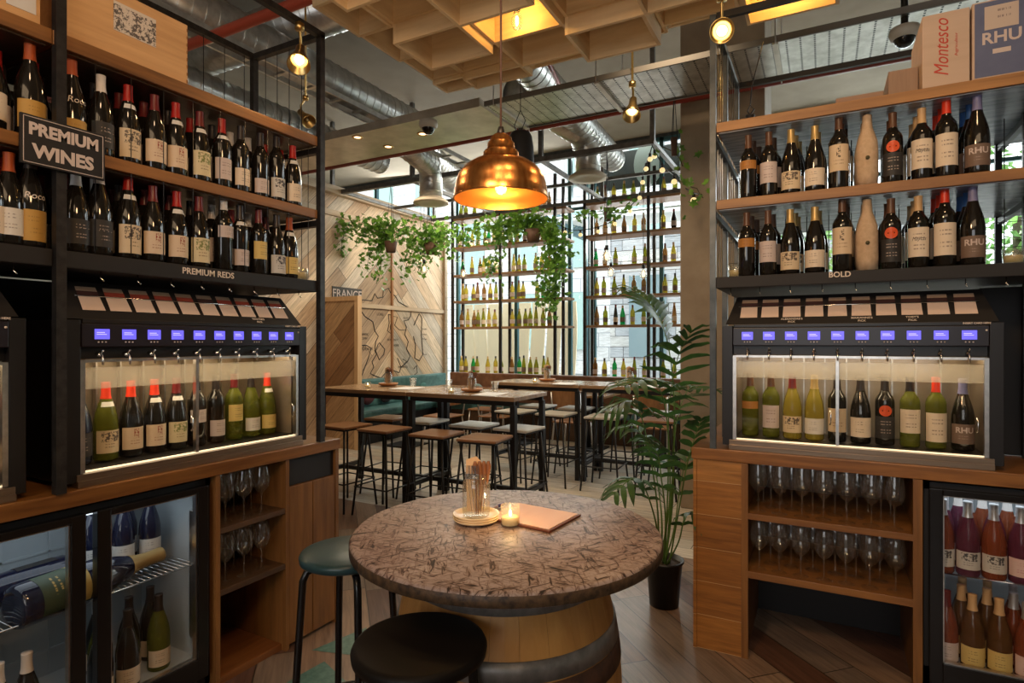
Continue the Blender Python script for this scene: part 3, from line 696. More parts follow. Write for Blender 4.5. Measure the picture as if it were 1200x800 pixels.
# boxes on the right top shelf
MONT = wood('pink_beige_carton', (.50, .36, .27), (.60, .45, .35), 'X', .5, .7); INKR = mat('red_script_ink', (.5, .05, .03), .6)
b1 = thing('wine_carton', 'beige wine case with red script lettering beside the blue case', 'box', (.430, 2.86, 2.470), 0)
m = MB(); m.box((-.077, 0, 0), (.077, .33, .292), .003); m.build('box', MONT, b1)
m = MB(); m.text('Montesco', .068, Matrix.Translation((-.012, -.0008, .150)) @ Matrix.Rotation(PI/2, 4, 'X') @ Matrix.Rotation(PI/2, 4, 'Z'), shear=.45, sx=.84); m.text('Agricultor', .014, Matrix.Translation((.034, -.0008, .155)) @ Matrix.Rotation(PI/2, 4, 'X') @ Matrix.Rotation(PI/2, 4, 'Z'), sx=1.6); m.build('lettering', INKR, b1)
b1b = thing('wine_carton', 'blue-grey wine case lettered RHU with a paper note', 'box', (.612, 2.86, 2.470), 0)
m = MB(); m.box((-.098, 0, 0), (.135, .33, .300), .003); m.build('box', MONT, b1b)
m = MB(); m.box((-.090, -.0012, .006), (.128, -.0002, .294)); m.build('blue_face', speck('blue_grey_card', (.10, .12, .22), (.13, .15, .26), 6, .6, .02), b1b)
m = MB(); m.box((-.060, -.003, .185), (.043, -.0014, .275)); m.build('paper_note', labelmat('shipping_note', (.58, .47, .40), (.2, .15, .15), .1, .30), b1b)
m = MB(); m.text('RHU', .062, Matrix.Translation((-.008, -.0022, .150)) @ Matrix.Rotation(PI/2, 4, 'X'), bold=.0014, sx=.98); m.box((-.035, -.0022, .09), (.02, -.0014, .108)); m.build('lettering', LETT, b1b)
b3 = thing('cardboard_box', 'small brown cardboard box left of the script case', 'box', (.30, 2.95, 2.470)); m = MB(); m.box((-.055, 0, 0), (.05, .25, .13), .002); m.build('box', wood('brown_card', (.26, .17, .12), (.34, .23, .16), 'Z', 2, .8), b3)
b4 = thing('cardboard_box', 'low flat brown box on the right rack top', 'box', (.14, 2.98, 2.470)); m = MB(); m.box((-.09, 0, 0), (.09, .25, .065), .002); m.build('box', wood('brown_card2', (.26, .16, .11), (.34, .22, .15), 'X', 2, .8), b4)
# tumblers and candle jars on the black shelves
def tumbler(x, y, z, lab, r=.036, h=.06, nm='candle_tumbler'):
    t = thing(nm, lab, 'candle glass', (x, y, z)); m = MB(); m.lathe([(0, .002), (r*.9, 0), (r, h), (r*.92, h), (r*.84, .008), (0, .008)], 20); m.build('glass', JARG, t)
    m = MB(); m.lathe([(0, .009), (r*.80, .009), (r*.83, .034), (0, .034)], 18); m.build('wax', CAND, t); return t
tumbler(-.365, 2.93, 1.751, 'small candle glass at the left end of the lower right shelf')
tumbler(.655, 2.93, 1.751, 'candle glass right of the last bottle on the lower right shelf')
tumbler(-2.27, 2.03, 1.753, 'wide candle glass at the far end of the left black shelf', .045, .055)
# ------------------------------------------------------------------ wine dispensers
SILL = wood('brushed_sill_reflecting_wood', (.22, .15, .10), (.40, .30, .22), 'X', 1, .28, 30, 0)  # brushed steel, the brown reflection of the wood put into its colour
SILL.node_tree.nodes['Principled BSDF'].inputs['Metallic'].default_value = .85
INT = speck('stainless_interior', (.26, .20, .14), (.38, .30, .22), 4, .3, .02, .7)
HS = mat('dispenser_casing', (.012, .010, .010), .35)
CPB = mat('control_panel_black', (.016, .012, .018), .3)
CTOP = mat('card_top', (.40, .28, .2), .6)
cols = [mat('card_strip_dark', (.05, .02, .02), .6), mat('card_strip_red', (.28, .05, .03), .6)]
def dispenser(org, rz, label, notes):
    t = thing('wine_dispenser', label, 'wine dispenser', org, rz); W = .517
    def bx(n, mt, lst, bev=.0, par=t):
        m = MB()
        for lo, hi in lst: m.box(lo, hi, bev)
        return m.build(n, mt, par)
    bx('casing', HS, [((-W, 0, .018), (-W+.044, .36, .575)), ((W-.044, 0, .018), (W, .36, .575)), ((-W+.044, .03, .44), (W-.044, .36, .575)), ((-W+.044, .34, .018), (W-.044, .36, .44)), ((-W+.044, .05, .018), (W-.044, .34, .05)), ((-W+.05, .0, .565), (W-.05, .04, .580))], .002)
    bx('control_panel', CPB, [((-W+.046, -.004, .482), (W-.046, .03, .564))], .003)
    for k in range(10):
        x = -.408+k*.0907; m = MB(); m.box((x-.024, -.0062, .509), (x+.024, -.004, .545)); sn = m.build('screen', LED, t)
        m = MB(); m.box((x-.018, -.0068, .531), (x+.008, -.0062, .534)); m.box((x-.018, -.0068, .525), (x+.014, -.0062, .5275)); m.build('screen_text', LEDT, sn)
        for j in (-1, 0, 1): m = MB(); m.cyl((x+j*.012, -.004, .499), (x+j*.012, -.0065, .499), .0028, n=8); m.build('button', LETT, sn)
    for k in range(10):
        x = -.408+k*.0907; m = MB(); m.cyl((x, .006, .452), (x, .03, .458), .007, n=10); m.tube([(x, .012, .455), (x, -.006, .450), (x, -.010, .436), (x, -.010, .418)], .0038, 8); m.cyl((x, .0, .462), (x, -.012, .470), .003, n=6); m.build('spout', CHROME, t)
    bx('sill', SILL, [((-W+.03, -.012, .0), (W-.03, .03, .022)), ((-W+.03, -.006, .022), (W-.03, .03, .044))], .001)
    bx('door_frame', BRUSH, [((-W+.045, .004, .046), (-W+.060, .028, .436)), ((W-.060, .004, .046), (W-.045, .028, .436)), ((-W+.060, .004, .428), (W-.060, .028, .438)), ((-.052, .006, .05), (-.040, .026, .43))])
    bx('light_line', STRIP, [((-W+.060, .010, .046), (W-.060, .026, .050))])
    bx('door_pane', DOORG, [((-W+.060, .012, .053), (-.052, .015, .43)), ((-.040, .018, .053), (W-.060, .021, .43))])
    bx('frosted_band', FROST, [((-W+.060, .009, .335), (-.052, .0105, .41)), ((-.040, .015, .335), (W-.060, .0165, .41))])
    bx('interior', INT, [((-W+.046, .325, .052), (W-.046, .338, .44)), ((-W+.044, .05, .052), (-W+.05, .325, .44)), ((W-.05, .05, .052), (W-.044, .325, .44))])
    m = MB()
    for k in range(9): m.box((-.365+k*.0907-.003, .300, .06), (-.365+k*.0907+.003, .324, .42))
    m.build('interior_ribs', BRUSH, t)
    for x in (-.075, W-.085):
        m = MB(); m.tube([(x, .004, .20), (x+.004, -.004, .19), (x+.004, -.004, .15), (x, .004, .14)], .003, 6); m.build('door_handle', CHROME, t)
    # sloping card holder on top
    m = MB(); a = [(-W+.03, .03, .580), (W-.03, .03, .580), (W-.05, .12, .705), (-W+.05, .12, .705)]
    m.poly([(-W+.01, .025, .5805), (W-.01, .025, .5805), (W-.05, .125, .715), (-W+.05, .125, .715)], .02, (0, 1, 0)); m.build('card_holder', BLKM, t)
    sl = Matrix.Rotation(math.atan2(.1, .1345), 4, 'X')
    # cards
    def on(z, off): # point on slope at height z
        return .025+.1*(z-.5805)/.1345-off
    cm = labelmat('price_card', (.78, .60, .50), (.45, .3, .25), .618, .664)
    for k in range(10):
        x = -.408+k*.0907; e = .004
        sh = (x)*-.03
        m = MB(); m.poly([(x-.037, on(.612, .003), .612), (x+.037, on(.612, .003), .612), (x+.035, on(.662, .003), .662), (x-.035, on(.662, .003), .662)], .0012, (0, -1, .6)); c = m.build('price_card', cm, t)
        m = MB(); m.poly([(x-.035, on(.666, .003), .666), (x+.035, on(.666, .003), .666), (x+.034, on(.682, .003), .682), (x-.034, on(.682, .003), .682)], .001, (0, -1, .6)); m.build('card_strip', cols[1 if (notes and k not in (0, 5)) else 0], c)
        m = MB(); m.poly([(x-.034, on(.683, .003), .683), (x+.034, on(.683, .003), .683), (x+.033, on(.698, .003), .698), (x-.033, on(.698, .003), .698)], .001, (0, -1, .6)); m.build('card_top', CTOP, c)
    m = MB(); m.cyl((-.455, on(.664, .008), .664), (.455, on(.664, .008), .664), .002, n=6); m.build('card_wire', CHROME, t)
    M0 = Matrix.Rotation(math.radians(90-36.6), 4, 'X')
    rows = [(.272, "WALTER'S")] if notes else [(-.226, "ALEXANDRE'S"), (.046, "MARIANNE'S"), (.226, "TOBY'S")]
    for x, s_ in rows:
        m = MB(); m.text(s_, .014, Matrix.Translation((x, on(.603, .002), .603)) @ M0, bold=.0002); m.text('PICK', .014, Matrix.Translation((x, on(.590, .002), .590)) @ M0, bold=.0002); m.build('chalk_note', CHALK, t)
    m = MB(); m.text('INSERT CARD HERE', .010, Matrix.Translation((W-.085, -.0015, .573)) @ Matrix.Rotation(PI/2, 4, 'X'), bold=.0002)
    m.build('card_slot_note', CHALK, t)
    m = MB(); m.cyl((W-.055, -.0045, .545), (W-.055, -.006, .545), .004, n=8); m.build('indicator_light', CHALK, t)
    q = Matrix.Rotation(rz, 4, 'Z'); c = Vector(org)+(q @ Vector((0, .12, .432)))
    lamp('AREA', c, 3.4, (1, .80, .50), .92 if rz == 0 else .12, (c.x, c.y, 0), sizey=.12 if rz == 0 else .92)
    return t
DZ = .949
dispenser((.100, YR+.03, DZ), 0, 'black ten-bottle wine dispenser with blue screens on the right worktop', False)
dispenser((XL-.03, 1.540, DZ), PI/2, 'black ten-bottle wine dispenser under the PREMIUM REDS shelf', True)
dispenser((XL-.03, .395, DZ), PI/2, 'partly visible wine dispenser at the far left photo edge', True)
# ------------------------------------------------------------------ bottles of the right unit
def rhu(shape, z, size):
    def f(t): part('label_lettering', with_mat(('label_lettering', 'RHU', shape, z), lambda: wrap_text(shape, 'RHU', size, z, .0016, bold=.0008), LETT), t)
    return f
def script(t): part('label_lettering', with_mat(('label_lettering', 'script'), lambda: wrap_text('bordeaux', 'Maycas', .022, .118, .0014, shear=.4, sx=.8), BLKM), t)
SEAL = mat('orange_seal', (.72, .10, .03), .45)
def seal(t):
    def fn():
        b = MB(); n = 20; vs = [b.bm.verts.new((.0385*math.sin(.65*math.cos(2*PI*k/n)), -.0385*math.cos(.65*math.cos(2*PI*k/n)), .150+.024*math.sin(2*PI*k/n))) for k in range(n)]
        c = b.bm.verts.new((0, -.0392, .150))
        for k in range(n): b.bm.faces.new((vs[k], vs[(k+1) % n], c))
        return b
    part('round_seal', with_mat(('round_seal',), fn, SEAL), t)
RST = [('bordeaux', 'brown', 'orange', dict(z0=.135, z1=.175)), ('bordeaux', 'brown', 'pale', dict(z0=.06, z1=.155)), ('burgundy', 'gold', 'picture', dict(z0=.02, z1=.10)),
       ('burgundy', 'gold', 'cream', dict(z0=.025, z1=.10)), ('bordeaux_tall', 'brown', 'emblem', dict(z0=.075, z1=.19)), None,
       ('bordeaux', 'brown', 'black', dict(z0=.03, z1=.125, extra=seal)), ('bordeaux', 'tan', 'cream', dict(z0=.045, z1=.165, extra=script)), ('bordeaux_tall', 'bright red', 'cream', dict(z0=.045, z1=.175)),
       ('burgundy_tall', 'lilac', 'brown', dict(z0=.03, z1=.115, extra=rhu('burgundy_tall', .088, .034)))]
RDESC = ['slim bottle with high burnt-orange label', 'bottle with pale label and brown capsule', 'sloping bottle with dark engraved picture label', 'sloping bottle with low cream label', 'tall bottle with cream emblem label',
         'paper-wrapped tan bottle', 'bottle with round orange seal and black label', 'bottle with cream script label and tan capsule', 'bottle with cream label and bright red capsule', 'RHU lettered bottle with lilac capsule']
WRAP = speck('wrapping_paper', (.50, .35, .22), (.62, .45, .30), 40, .8, .9)
def wrapped(x, y, z, rot, lab, group=None):
    t = thing('paper_wrapped_bottle', lab, 'bottle', (x, y, z), rot, group); rnd = random.Random(3)
    m = MB(); prof = [(0, 0), (.038, 0), (.041, .05), (.041, .16), (.038, .19), (.030, .22), (.020, .25), (.018, .28), (.017, .305), (0, .305)]
    m.lathe(prof, 20)
    for v in m.bm.verts: v.co.x *= 1+rnd.uniform(-.07, .07); v.co.y *= 1+rnd.uniform(-.07, .07)
    m.build('paper', WRAP, t); m = MB(); m.cyl((.0, -.0405, .115), (.0, -.0455, .115), .008, n=12); m.build('round_sticker', VINE, t)
for row, (sz, nm, pxs) in enumerate(((2.109, 'upper', (877, 901, 927, 955, 983, 1016, 1046, 1080, 1109, 1145)), (1.7505, 'lower', (875, 900, 926, 955, 987, 1016, 1044, 1076, 1107, 1140)))):
    for i, px in enumerate(pxs):
        for dpt in range(3):
            y = 2.91+dpt*.1; p = atY(px, 2.91); x = p.x+dpt*.012*(1 if i < 5 else -.2)+(random.uniform(-.004, .004) if dpt else 0)
            if dpt == 2 and i in (1, 3, 6): continue
            pos = 'front row' if dpt == 0 else ('second row' if dpt == 1 else 'rear row')
            lab = '%s, %s, %s shelf of right rack' % (RDESC[i], pos, nm)
            if RST[i] is None:
                if dpt < 2: wrapped(x, y, sz, 0, lab)
                continue
            sh, cp, lb, kw = RST[i]
            if i == 9 and dpt: cp = 'blue'
            bottle(x, y, sz, random.uniform(-.12, .12) if dpt else -.05+.25*(i > 6)*0, sh, lab, cp, lb, **kw)
# dispenser bottles right
MST = [('bordeaux', None, 'brown', 'orange', GRG, dict(z0=.13, z1=.165)), ('bordeaux', None, 'brown', 'pale', GRG, {}), ('burgundy', None, 'maroon', 'picture', GR2, dict(z0=.03, z1=.105)), ('burgundy', None, 'gold', 'white', GR2, dict(z0=.03, z1=.10)),
       ('bordeaux', None, 'black', 'emblem', DKG, {}), ('burgundy', None, 'black', 'cream', DKG, {}), ('bordeaux', None, 'black', 'black', DKG, dict(z0=.03, z1=.125, extra=seal)), ('bordeaux', None, 'black', 'cream', GRG, dict(z0=.06, z1=.16)),
       ('bordeaux', None, 'bright red', 'cream', GRG, dict(z0=.03, z1=.15)), ('burgundy', None, 'lilac', 'brown', DKG, dict(z0=.03, z1=.11, extra=rhu('burgundy', .085, .032)))]
MD = ['olive bottle with orange label', 'olive bottle with pale label', 'yellow-green bottle with dark picture label', 'yellow-green bottle with white label', 'dark bottle with cream emblem label', 'dark sloping bottle with cream label',
      'dark bottle with orange seal', 'olive bottle with plain high cream label', 'olive bottle with red capsule', 'RHU lettered bottle']
for i in range(10):
    sh, _, cp, lb, gl, kw = MST[i]
    bottle(.100-.408+i*.0907, 3.0, DZ+.053, 0, sh, MD[i]+', inside the right dispenser', cp, lb, gl, **kw)
# ------------------------------------------------------------------ bottles of the left unit
def script2(t): part('label_lettering', with_mat(('label_lettering', 'hand'), lambda: wrap_text('burgundy_tall', 'Roco', .03, .165, .001, shear=.2), CHALK), t)
def dots(t): 
    def fn():
        b = MB()
        for k in range(4):
            a = -.5+k*.33; b.lathe([(0, 0), (.0022, .0008), (0, .0016)], 6, (.0425*math.sin(a), -.0425*math.cos(a), .085))
        return b
    part('label_dots', with_mat(('label_dots',), fn, CHALK), t)
LUP = [(-12, 'burgundy', 'maroon', 'cream', {}), (35, 'burgundy_tall', 'wax orange', 'gold', dict(z0=.03, z1=.12)), (84, 'burgundy_tall', 'wax orange', 'gold', dict(z0=.02, z1=.10, extra=script2)), (118, 'burgundy', 'white', 'black', dict(z0=.03, z1=.12, extra=dots)),
       (150, 'burgundy', 'red', 'picture', dict(z0=.02, z1=.125, neck=1)), (181, 'burgundy', 'maroon', 'crest', dict(z0=.03, z1=.115)), (206, 'burgundy', 'red', 'crest', dict(neck=1)), (234, 'burgundy', 'maroon', 'landscape', dict(z0=.025, z1=.125, neck=1)),
       (260, 'bordeaux', 'red', 'pale', dict(z0=.035, z1=.125, neck=1)), (282, 'bordeaux', 'black', 'cream', dict(z0=.03, z1=.105)), (305, 'bordeaux', 'black', 'pale', dict(z0=.02, z1=.085)), (324, 'bordeaux_tall', 'black', 'greyphoto', dict(z0=.02, z1=.11)),
       (343, 'burgundy', 'red', 'cream', dict(z0=.02, z1=.105, neck=1))]
LLO = [(-12, 'burgundy', 'maroon', 'cream', {}), (10, 'burgundy', 'wax orange', 'white', {}), (35, 'burgundy_tall', 'black', 'gold', dict(z0=.02, z1=.12, extra=script2)), (89, 'burgundy', 'white', 'black', dict(extra=dots)), (116, 'burgundy_tall', 'white', 'black', dict(z0=.03, z1=.125, extra=dots)),
       (150, 'burgundy_tall', 'red', 'picture', dict(z0=.02, z1=.125, neck=1)), (179, 'burgundy', 'maroon', 'crest', {}), (207, 'burgundy', 'red', 'crest', dict(neck=1)), (233, 'burgundy', 'maroon', 'landscape', dict(z0=.02, z1=.12)),
       (262, 'bordeaux_tall', 'white', 'pale', dict(z0=.14, z1=.19)), (281, 'bordeaux', 'black', 'pale', dict(z0=.03, z1=.10, neck=1)), (303, 'bordeaux', 'maroon', 'yellow', dict(z0=.07, z1=.15)), (324, 'burgundy', 'black', 'greyphoto', dict(z0=.015, z1=.10)),
       (339, 'burgundy', 'wax orange', 'yellow', dict(z0=.02, z1=.10, neck=1))]
for lst, sz, nm in ((LUP, 2.104, 'middle'), (LLO, 1.753, 'black lower')):
    for i, (px, sh, cp, lb, kw) in enumerate(lst):
        p = atX(px, -2.275)
        desc = '%s-capped bottle with %s label' % (cp, LNAME[lb])
        bottle(-2.275, p.y, sz, PI/2+random.uniform(-.1, .1), sh, '%s, %s from left, front of %s left shelf' % (desc, ORD[i], nm), cp, lb, **kw)
    for dpt in (1, 2):
        y = .70; k = 0
        while y < (2.02 if sz > 2 else 1.93):
            cp = random.choice(['red', 'maroon', 'black', 'red', 'black', 'white']); sh = random.choice(['burgundy', 'bordeaux'])
            bottle(-2.275-dpt*.105, y+random.uniform(-.006, .006), sz, PI/2, sh, 'dark bottle, %s in row %s of %s left shelf' % (ORD[k], 'two' if dpt == 1 else 'three', nm), cp, 'pale' if k % 3 else 'cream')
            y += .094 if dpt == 1 else .118; k += 1
LM = [('burgundy', 'white', 'black', NVG, {}), ('burgundy', 'bright red', 'picture', GRG, dict(neck=1)), ('burgundy', 'bright red', 'crest', DKG, {}), ('burgundy', 'bright red', 'crest', DKG, dict(neck=1)), ('burgundy', 'maroon', 'landscape', DKG, dict(neck=1)),
      ('bordeaux', 'black', 'pale', DKG, dict(z0=.10, z1=.155)), ('bordeaux', 'black', 'pale', DKG, dict(z0=.03, z1=.10)), ('bordeaux', 'maroon', 'yellow', GRG, dict(z0=.085, z1=.16)), ('burgundy', 'black', 'white', GRG, dict(z0=.03, z1=.09)), ('burgundy', 'bright red', 'yellow', GRG, dict(z0=.03, z1=.095, neck=1))]
for i, (sh, cp, lb, gl, kw) in enumerate(LM):
    bottle(XL-.18, 1.540-.408+i*.0907, DZ+.053, PI/2, sh, '%s label bottle with %s capsule, %s inside the left dispenser' % (LNAME[lb], cp, ORD[i]), cp, lb, gl, **kw)
for i in range(3):
    bottle(XL-.18, .395+.408-i*.0907, DZ+.053, PI/2, 'burgundy', 'dark bottle, %s from the right in the far left dispenser' % ORD[i], 'maroon', 'cream', DKG)
# ------------------------------------------------------------------ fridge bottles
FX = XL-.01
for i, (py_, x) in enumerate(((1.25, -2.56), (1.34, -2.50), (1.44, -2.49), (1.40, -2.59))):
    bottle(x, py_, .534, PI/2-.4, 'burgundy', 'navy-dark bottle with white label, %s on the left fridge wire shelf' % ORD[i], None, 'white', NVG, z0=.03, z1=.10)
def lying(x, y, z, yaw, sc, lab, glass=DKG, cp='gold', lb='gold', tilt=PI/2):
    t = bottle(x, y, z, 0, 'burgundy', lab, cp, lb, glass, lie=(tilt, 0, yaw), cz=.215 if sc > 1.2 else None, name='magnum_bottle' if sc > 1.2 else 'wine_bottle'); t.scale = (sc,)*3; return t
lying(-2.325, .905, .580, PI+.13, 1.8, 'oversized champagne bottle lying on the wire shelf, gold neck pointing right', NVG, 'gold', 'greengold')
lying(-2.56, 1.17, .575, .06, 1.5, 'large dark bottle lying behind the oversized champagne bottle', NVG, 'gold', 'black')
for i, (y, x, z) in enumerate(((1.17, -2.33, 0), (1.265, -2.33, 0), (1.40, -2.36, 0), (1.22, -2.43, 0), (1.33, -2.44, 0), (1.43, -2.47, 0), (1.27, -2.55, 0))):
    bottle(x, y, .139, PI/2-.3, 'burgundy', 'dark bottle with pale label, %s standing in the left fridge base' % ORD[i], ['white', 'black', 'black'][i % 3], 'cream', GRG if i in (2, 3) else DKG, z0=.02, z1=.085)
for i, (y, x) in enumerate(((.86, -2.30), (.935, -2.30), (.76, -2.34))):
    bottle(x, y, .139, PI/2, 'burgundy', 'bottle with cream capsule, %s in the lower left fridge corner' % ORD[i], 'white', 'pinkish', DKG)
for i in range(5):
    for d in range(3):
        gl = [ROSE, ROS2, ROSE, ROS2, ROSE][(i+d) % 5]
        bottle(.432+i*.083+.02*(d % 2), 2.945+d*.095, .51, 0, 'burgundy', 'rose wine bottle, %s in row %s of upper fridge shelf' % (ORD[i], ('one', 'two', 'three')[d]), 'silver' if d < 2 else 'white', ['greyphoto', 'greyphoto', 'greyphoto', 'pinkish', 'cream'][i], gl, z0=.03, z1=.10)
        bottle(.445+i*.085-.02*(d % 2), 2.945+d*.095, .139, 0, 'burgundy', 'amber wine bottle, %s in row %s of fridge base' % (ORD[i], ('one', 'two', 'three')[d]), ['maroon', 'tan', 'tan', 'silver', 'silver'][i], ['pale', 'yellow', 'yellow', 'pinkish', 'cream'][i], AMB if i in (1, 2) else ROSE, z0=.02, z1=.095)
# ------------------------------------------------------------------ wine glasses
def wineglass(x, y, z, lab, grp, s=1):
    t = thing('wine_glass', lab, 'wine glass', (x, y, z), 0, grp); t.scale = (s, s, s)
    part('bowl', with_mat(('bowl',), lambda: MB().lathe([(.0045, .088), (.008, .095), (.022, .106), (.036, .126), (.0415, .150), (.040, .175), (.035, .205), (.0315, .224)], 28), GLASS), t)
    part('stem', with_mat(('stem',), lambda: MB().lathe([(.0045, .006), (.0032, .02), (.003, .07), (.0045, .09)], 10), GLASS), t)
    part('foot', with_mat(('foot',), lambda: MB().lathe([(.034, .001), (.012, .004), (.004, .009)], 24), GLASS), t)
for sh, z in enumerate((.6675, .4025)):
    nm = 'upper' if sh == 0 else 'lower'
    for d in range(3):
        for i in range(7):
            if sh and d == 2 and i in (0, 3): continue
            x = -.262+i*.088+(.042 if d % 2 else 0)
            if x > .29: continue
            wineglass(x+random.uniform(-.004, .004), 2.905+d*.10, z, 'clear wine glass on the %s right cubby shelf, %s in the %s row' % (nm, ORD[i], ('front', 'middle', 'rear')[d]), 'wine glasses in the right cubby', .98)
for sh, z in enumerate((.669, .411)):
    nm = 'upper' if sh == 0 else 'lower'
    for d in range(3):
        for i in range(3):
            y = 1.635+i*.092+(.03 if d % 2 else 0)
            if y > 1.86: continue
            wineglass(-2.275-d*.11, y, z, 'clear wine glass on the %s left cubby shelf, %s in the %s row' % (nm, ORD[i], ('front', 'middle', 'rear')[d]), 'wine glasses in the left cubby', .93)
# ------------------------------------------------------------------ barrel table
BX, BY = -.825, 1.51
bt = thing('barrel_table', 'round barrel table with a chipboard-patterned top and grey hoops', 'table', (BX, BY, 0))
OSB = mat('pressed_strand_top', (.2, .12, .1), .44); t_ = NT(OSB)
v1 = t_.coords(scale=(14, 62, 14)); v2 = t_.rcoords((0, 0, 1.0), (14, 66, 14)); v3 = t_.rcoords((0, 0, 2.1), (13, 60, 13))
n1 = t_.noise(v1, 1, 3, .6, 1.2); n2 = t_.noise(v2, 1, 3, .6, 1.2); n3 = t_.noise(v3, 1, 3, .6, 1.2)
mn = t_.math('MINIMUM', t_.math('MINIMUM', n1.outputs[0], n2.outputs[0]), n3.outputs[0])
big = t_.noise(t_.coords(), 5, 3)
c_ = t_.ramp(mn, [(.30, (.012, .007, .005)), (.36, (.06, .03, .022)), (.40, (.21, .145, .12)), (.5, (.36, .29, .265))])
c_ = t_.mix(1, c_, t_.ramp(big.outputs[0], [(.3, (.85, .75, .72)), (.7, (1.2, 1.2, 1.2))]), 'MULTIPLY'); t_.l(c_, t_.b.inputs['Base Color']); t_.bump(mn, .6, .003)
m = MB(); m.lathe([(0, .862), (.440, .862), (.447, .866), (.447, .893), (.440, .900), (0, .900)], 96); tp = m.build('tabletop', OSB, bt)
m = MB(); m.lathe([(.4475, .866), (.4485, .867), (.4485, .892), (.4475, .893)], 96); m.build('edge_band', speck('worn_dark_edge', (.03, .018, .012), (.12, .07, .035), 50, .5, .5), tp)
def brad(z):
    return .262+.075*(1-((z-.43)/.43)**2)
STV = wood('barrel_oak', (.36, .15, .035), (.60, .31, .09), 'Z', 1.0, .42, 9)
for k in range(26):
    m = MB(); n = 12; a0 = 2*PI*k/26+.0012; a1 = 2*PI*(k+1)/26-.0012; g = []
    for i in range(n+1):
        z = i*.861/n; r = brad(z); g.append([m.bm.verts.new((rr*math.cos(a), rr*math.sin(a), z)) for rr in (r, r-.02) for a in (a0, (a0+a1)/2, a1)])
    for p, q in zip(g, g[1:]):
        for i, j in ((0, 1), (1, 2), (5, 4), (4, 3), (3, 0), (2, 5)): m.bm.faces.new((p[i], p[j], q[j], q[i]))
    m.build('stave', STV, bt)
HOOP = speck('worn_grey_hoop', (.16, .15, .14), (.30, .28, .26), 18, .45, .1, .5); HOOPR = speck('rusty_hoop', (.06, .03, .02), (.13, .06, .035), 30, .6, .3, .3)
for z0, z1, mt in ((.775, .845, HOOP), (.625, .675, HOOP), (.565, .620, HOOPR), (.235, .295, HOOPR), (.18, .23, HOOP), (.015, .08, HOOP)):
    m = MB(); m.lathe([(brad(z0)+.0005, z0), (brad(z0)+.004, z0), (brad(z1)+.004, z1), (brad(z1)+.0005, z1)], 60); m.build('hoop', mt, bt)
# stools beside the barrel
def round_stool(x, y, rz, label, sm, h=.785):
    t = thing('round_stool', label, 'stool', (x, y, 0), rz); R = .150
    m = MB(); m.lathe([(0, h-.032), (R-.012, h-.032), (R-.002, h-.026), (R, h-.012), (R-.004, h-.004), (R-.014, h), (0, h-.002)], 48); m.build('seat', sm, t)
    for k in range(4):
        a = PI/4+k*PI/2; c, s = math.cos(a), math.sin(a)
        pts = [(c*.05, s*.05, h-.040), (c*.10, s*.10, h-.042), (c*.126, s*.126, h-.052), (c*.138, s*.138, h-.078)]
        for q in range(1, 9): pts.append((c*(.138+.045*q/8), s*(.138+.045*q/8), (h-.078)*(1-q/8)))
        m = MB(); m.tube(pts, .0115, 10); l = m.build('leg', BLKG, t); m = MB(); m.cyl((c*.183, s*.183, 0), (c*.183, s*.183, .012), .014, n=10); m.build('rubber_foot', BLKM, l)
    r = .138+.045*(1-.26/(h-.078))
    m = MB(); m.tube([(r*math.cos(2*PI*k/40), r*math.sin(2*PI*k/40), .26) for k in range(40)], .0085, 8, True); m.build('footrest_ring', BLKG, t)
    return t
def atZ(px, py, z):
    d = (1.45-z)*683/(py-400); return atD(px, py, d)
p = atZ(492, 750, .785); round_stool(p.x, p.y, .35, 'black round stool in front of the barrel table', SEATB)
p = atZ(408, 643, .785); round_stool(p.x, p.y, .18, 'dark round stool with bluish seat reflection left of the barrel table', SEATT)
